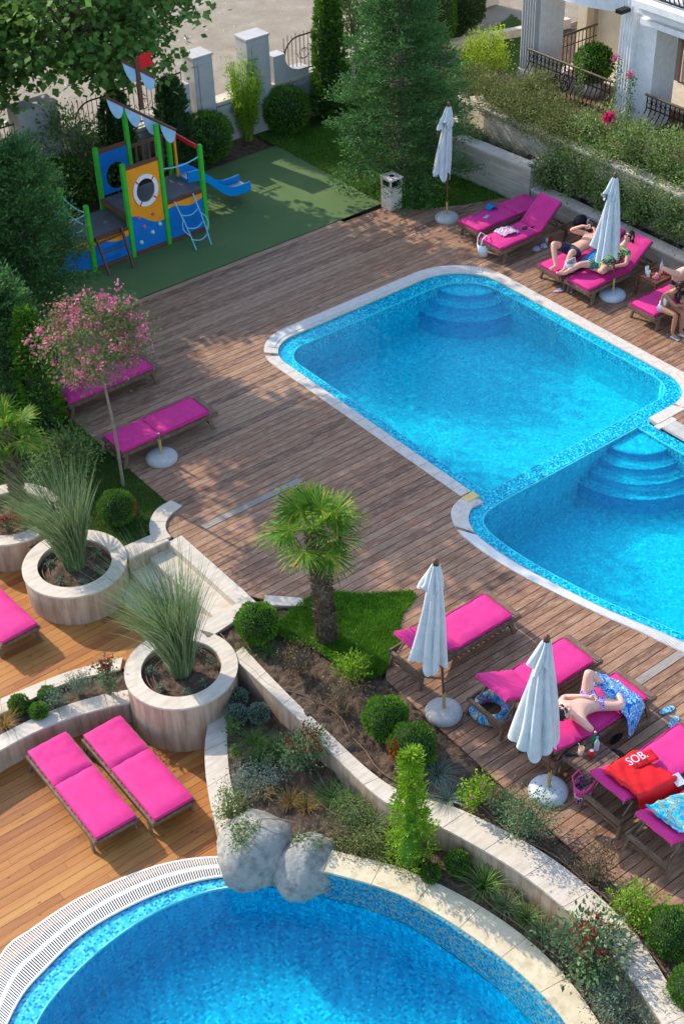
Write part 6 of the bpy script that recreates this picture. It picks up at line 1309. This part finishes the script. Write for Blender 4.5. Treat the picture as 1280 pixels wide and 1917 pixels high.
# --- boulders with small ferns
def boulder(label, x, y, z, r, seed, cut=-1):
    rg = np.random.default_rng(seed); m = MB(); n, k = 44, 26; vs = []; ph = rg.uniform(0, 6, 12); D_ = nrm(rg.normal(0, 1, (9, 3))); o_ = rg.uniform(.78, .93, 9)
    for i in range(k+1):
        th = pi*i/k
        for j in range(n):
            a = 2*pi*j/n; d = np.array([sin(th)*cos(a), sin(th)*sin(a), cos(th)]); q = 1+.05*sin(3*d[0]+ph[0])+.05*sin(4*d[1]+ph[1])+.02*sin(9*d[2]+7*d[0]+ph[2])+.012*sin(17*d[1]-11*d[0]+ph[3])+rg.normal(0, .004)
            for f_, oo in zip(D_, o_):
                dt = float(d @ f_)
                if dt > oo*.97 and dt > 0: q = min(q, q*.4+.6*oo/max(dt, .01)*1.02)
            vs.append(d*q*np.array(r))
    m.add(vs, [(i*n+j, i*n+(j+1) % n, (i+1)*n+(j+1) % n, (i+1)*n+j) for i in range(k) for j in range(n)], True); o = m.build('boulder', 'rock'); o.location = (x, y, z); return tag(o, label, 'boulder', None)
b1, b2_ = P(478, 1590, -.55), P(572, 1622, -.62)
boulder('larger grey boulder at the rim of the round pool', b1.x, b1.y, -.58, (.57, .56, .50), 4); boulder('smaller grey boulder touching the round pool water', b2_.x, b2_.y, -.62, (.47, .47, .43), 14)
q = P(455, 1565, -.15); bush('leafy fern like plant growing over the larger boulder', q.x, q.y, -.18, .22, .12, 'leaf_bush', 700, .05, .35, 16, name='rock_plant', bare=False, base=.0)
q = P(575, 1585, -.3); bush('leafy fern like plant growing over the smaller boulder', q.x, q.y, -.34, .20, .12, 'leaf_bush', 650, .05, .35, 16, name='rock_plant', bare=False, base=.0)
tg = T('garden_hose', 'bent grey pipe arching over the two boulders', 'hose', (b1.x, b1.y, 0)); MB().tube([P(480, 1560, -.15), P(490, 1532, .02), P(520, 1533, .0), P(560, 1540, -.12), P(562, 1560, -.25)], .012, 6).build('pipe', 'bark_pale', tg, True)
# drip hoses on the beds
for pts, z, l in (([(405, 1180), (450, 1235), (520, 1290), (590, 1310), (640, 1350), (700, 1430), (790, 1500)], -.02, 'thin brown drip hose lying in the palm bed'), ([(700, 1300), (790, 1400), (860, 1480), (960, 1560), (1060, 1620), (1150, 1700), (1230, 1800), (1290, 1900)], -.01, 'thin brown drip hose along the deck side of the upper bed'), ([(560, 1480), (640, 1530), (720, 1570), (800, 1610), (880, 1660), (950, 1720), (1030, 1780), (1090, 1850)], -.39, 'thin brown drip hose along the lower bed')):
    c_ = spl([tuple(P(a, b_, z)[:2]) for a, b_ in pts], 60); m = MB().tube([(p[0]+.02*sin(i*.6), p[1]+.02*cos(i*.8), z+.012) for i, p in enumerate(c_)], .010, 5).build('drip_hose', 'hose'); tag(recenter(m, (c_[0][0], c_[0][1], z)), l, 'hose')
# --- trees and tall shrubs on the far side
cone_conifer('narrow columnar thuja beside the slender tree on the back wall', 21.05, 27.85, 3.1, .44, 'leaf_thuja', 1300, .08, power=.28, bulge=.10)
cone_conifer('dark columnar thuja behind the playground mast, left one', 14.9, 27.75, 2.4, .48, 'leaf_dark', 700, .09, power=.4); cone_conifer('dark columnar thuja behind the playground mast, right one', 16.35, 27.7, 2.3, .50, 'leaf_dark', 700, .09, power=.4)
def BS(px, py, r, label, **k): q = P(px, py, 0); return box_ball(label, q.x, q.y, 0, r, n=1500, leaf=.075, name='round_shrub', mat='leaf_thuja', **k)
BS(538, 243, .56, 'round green shrub between the bamboo and the columnar thuja'); BS(393, 295, .58, 'round green shrub behind the slide'); BS(128, 390, .62, 'round green shrub behind the bow of the playground ship'); BS(692, 175, .40, 'green shrub half hidden left of the big conifer'); 
BS(800, 90, .8, 'tall round shrub behind the top of the conifer', sq=1.3)
q = P(465, 262, 0); t = T('bamboo', 'feathery light green bamboo in front of the grey pillar', 'bamboo', (q.x, q.y, 0)); n = 75
a = rng.uniform(0, 2*pi, n); st_ = []; C = []
for i in range(n):
    d = np.array([cos(a[i])*.35, sin(a[i])*.35, rng.uniform(1.2, 2.1)]); st_.append([(cos(a[i])*.1, sin(a[i])*.1, 0), tuple(d*.6), tuple(d+[0, 0, -.05])]); k = 70; u = rng.uniform(.25, 1, k)[:, None]; C.append(d*u+rng.normal(0, .07, (k, 3)))
C = np.concatenate(C); stems(t, st_, .007, 'leaf_lime'); foliage_on('foliage', leafquads(C, rng.normal(0, .6, C.shape)+[0, 0, .1], .11, .18, .4), 'leaf_lime', t)
broad_tree('slender young tree with a thin trunk left of the big conifer', 22.0, 28.0, 3.9, 1.6, .62, 'leaf_bush', 3200, .085, .05, 34, 1.0, 4, name='slender_tree', loose=.2)
layered_conifer('big feathery conifer between the lawn and the white umbrella', 20.15, 24.05, 5.6, 1.62, 'leaf_conifer', 260, .082, seed=1, tw=36, per=9, droop=.14, up=.30, zb=.12, pw=.85)
broad_tree('large leafed plane tree shading the playground', 15.3, 28.0, 6.6, 2.5, 2.5, 'leaf_plane', 13000, .165, .11, 120, 1.0, 11, wd=.85, loose=.34, name='plane_tree', off=(-.6, .3))
broad_tree('tall plane tree behind the fence at the top left corner', 11.6, 29.8, 5.3, 2.0, 2.2, 'leaf_plane', 10000, .16, .10, 100, 1.0, 12, wd=.85, loose=.34, name='plane_tree')
bush('tangled climbing shrub over the wall behind the ship', 13.9, 28.0, .0, 1.0, 2.2, 'leaf_bush', 5200, .075, .6, 60, name='climbing_shrub', loose=.2)
broad_tree('tall plane tree just beyond the left edge whose shade falls on the deck', 10.2, 26.2, 9.0, 5.2, 1.9, 'leaf_plane', 5200, .19, .13, 110, 1.0, 31, wd=.85, loose=.34, name='plane_tree')
# left conifers
q = P(70, 600, 0); layered_conifer('tall dark conifer at the left edge below the playground bow', q.x, q.y, 3.5, 1.02, 'leaf_conifer', 190, .07, seed=5, tw=34, droop=.06, up=.75, pw=.5)
q = P(-30, 610, 0); layered_conifer('broad dark conifer cut by the left edge beside the playground', q.x, q.y, 4.1, 1.15, 'leaf_conifer', 190, .07, seed=6, tw=32, droop=.05, up=.7, pw=.5)
q = P(25, 770, 0); layered_conifer('shadowed conifer at the left edge behind the narrow thuja', q.x, q.y, 2.5, .80, 'leaf_conifer', 150, .07, seed=7, tw=30, droop=.05, up=.7, pw=.5)
q = P(85, 800, 0); cone_conifer('bright green narrow thuja beside the far left lounger', q.x, q.y, 2.45, .36, 'leaf_box', 1000, .06, power=.45, bulge=.12, z=0)
# crape myrtle
t, cl = broad_tree('pink flowering crape myrtle standing beside the two left loungers', *P(231, 908, 0)[:2], 3.4, 2.3, .88, 'leaf_myrtle', 8000, .055, .032, 90, 1.15, 21, name='crape_myrtle', wd=.5, loose=.16, bark='bark_pale', off=(.0, .22), lean=(.02, .04))
od = cl-[-.0, .22, 2.5]; sel = cl[np.linalg.norm(od*[1, 1, 1.4], axis=1) > .42]; sel = np.r_[sel, sel[::2]+rng.normal(0, .12, sel[::2].shape)]; cc_ = np.repeat(sel+nrm(sel-[-.0, .22, 2.4])*.13, 15, 0); C = cc_+rng.normal(0, .042, cc_.shape)
foliage_on('blossom', leafquads(C, rng.normal(0, 1, C.shape), .048, .9), 'flower_pink', t)
bush('sunlit leafy laurel between the palm planter and the lawn', *P(120, 890, 0)[:2], 0, .62, .75, 'leaf_bush', 3600, .055, .5, 60, name='laurel_shrub', loose=.2)
bush('leafy laurel at the left edge behind the small palm', *P(-5, 850, 0)[:2], 0, .5, .6, 'leaf_bush', 2600, .06, .5, 50, name='laurel_shrub', loose=.2)
# --- planting along the building
def row(name, cat, label, pts, r, h, mat, n, leaf, **k):
    for i, (x, y, z, w_) in enumerate(pts): bush(f'{label} {w_}', x, y, z, r, h, mat, n, leaf, .4, 36, name=name, cat=cat, bare=False, loose=.22, **k)
row('cotoneaster', 'shrub', 'arching olive cotoneaster', [(22.9, 24.7, 1.2, 'at the corner beside the yellow green bush'), (22.75, 23.9, 1.25, 'at the left end of the upper planter wall'), (22.5, 23.3, 1.25, 'spilling over the wall left of the fluted column'), (22.9, 22.8, 1.3, 'right under the left balcony corner'), (22.35, 22.6, 1.3, 'hanging over the wall above the lavender row'),
    (22.8, 22.0, 1.3, 'below the middle of the left balcony'), (22.3, 21.8, 1.3, 'hanging over the middle of the wall'), (22.9, 21.2, 1.3, 'at the foot of the fluted pilaster'), (22.3, 21.0, 1.25, 'hanging beside the tall climbing rose'), (23.5, 23.2, 1.35, 'against the balcony floor')], .62, .42, 'leaf_juniper', 4200, .055, base=.0)
row('climbing_rose', 'rose', 'tall leafy climbing rose', [(22.2, 20.5, .6, 'left of the red bloom'), (22.7, 20.2, 1.0, 'behind the red bloom'), (22.15, 19.6, .5, 'behind the umbrella top'), (22.6, 19.2, 1.1, 'above the umbrella of the couple'), (22.1, 18.7, .45, 'right of the umbrella top'), (22.7, 18.2, 1.1, 'under the right balcony'), (22.1, 17.8, .45, 'above the reclining woman'), (22.6, 17.2, 1.1, 'near the right edge under the balcony'), (22.1, 16.9, .45, 'at the right edge above the coping'), (22.5, 16.1, .9, 'cut by the right edge')], .62, 1.0, 'leaf_hedge', 4200, .068, flowers='flower_hot', nfl=2)
for x, y, w_ in ((21.75, 20.8, 'at the end of the block wall'), (21.8, 20.0, 'over the low coping near the raised lounger'), (21.85, 19.1, 'over the low coping behind the bag'), (21.85, 18.2, 'over the low coping behind the couple'), (21.85, 17.2, 'over the low coping near the table')):
    bush('pale leafed bush '+w_, x, y, .4, .40, .62, 'leaf_hedge', 1900, .065, .55, 30, name='pale_bush', loose=.2)
for i, y in enumerate((22.95, 22.55, 22.15, 21.75)): grass_clump(f'grey green lavender tuft in the narrow bed, {("first", "second", "third", "last")[i]} from the conifer', 21.75, y, .8, 150, .30, 'leaf_lav', .3, .007, .45, name='lavender_tuft', cat='small plant', group='lavender tufts along the narrow bed')
bush('vivid yellow green bush beside the left column', 24.3, 25.75, .5, .58, 1.5, 'leaf_yellow', 3600, .06, .6, 60, name='golden_privet', loose=.2); 
t = T('potted_shrub', 'round evergreen shrub in a pot on the balcony', 'potted plant', (25.0, 22.75, ZF)); MB().lathe([(0, 0), (.2, 0), (.27, .4), (.24, .4), (.0, .36)], n=20).build('pot', 'concrete', t)
n = 2400; d = ball(n); foliage_on('foliage', leafquads(d*.46*rng.uniform(.85, 1, (n, 1))+[0, 0, .8], d+rng.normal(0, .5, (n, 3)), .07, .5), 'leaf_box', t); blob(.4, z=.8).build('twigs', 'core_dark', t)
for x, y, h_, l in ((24.0, 22.2, 1.3, 'tall rose shoot climbing in front of the balcony scroll'), (24.05, 21.2, 1.3, 'tall rose shoot beside the fluted pilaster'), (23.95, 20.65, 1.1, 'pink tipped rose shoot right of the pilaster')):
    t = T('rose_shoot', l, 'rose', (x, y, 1.35)); stems(t, [[(0, 0, 0), (.05, .03, h_*.6), (-.03, .05, h_)]], .01); u = rng.uniform(0, 1, 260)[:, None]; C = np.array([0, 0, h_])*u+rng.normal(0, .06, (260, 3)); foliage_on('foliage', leafquads(C, rng.normal(0, 1, C.shape), .06, .5), 'leaf_bush', t)
    if h_ < 1.2 or x > 24.02: C = np.array([-.03, .05, h_])+rng.normal(0, .045, (60, 3)); foliage_on('flower', leafquads(C, rng.normal(0, 1, C.shape), .05, .9), 'flower_pink', t)
t = T('rose_bloom', 'deep red rose bloom above the leafy climbers', 'rose', (22.3, 19.75, 2.0)); C = rng.normal(0, .05, (260, 3))+[0, 0, .25]; foliage_on('petals', leafquads(C, rng.normal(0, 1, C.shape), .06, .9), 'flower_hot', t); stems(t, [[(0, 0, -.3), (0, 0, .2)]], .008)
box_ball('dark clipped bush at the top behind the pier and the edging', 27.2, 30.1, .1, .85, 'leaf_dark', 1600, .08, sq=1.1, name='round_shrub');
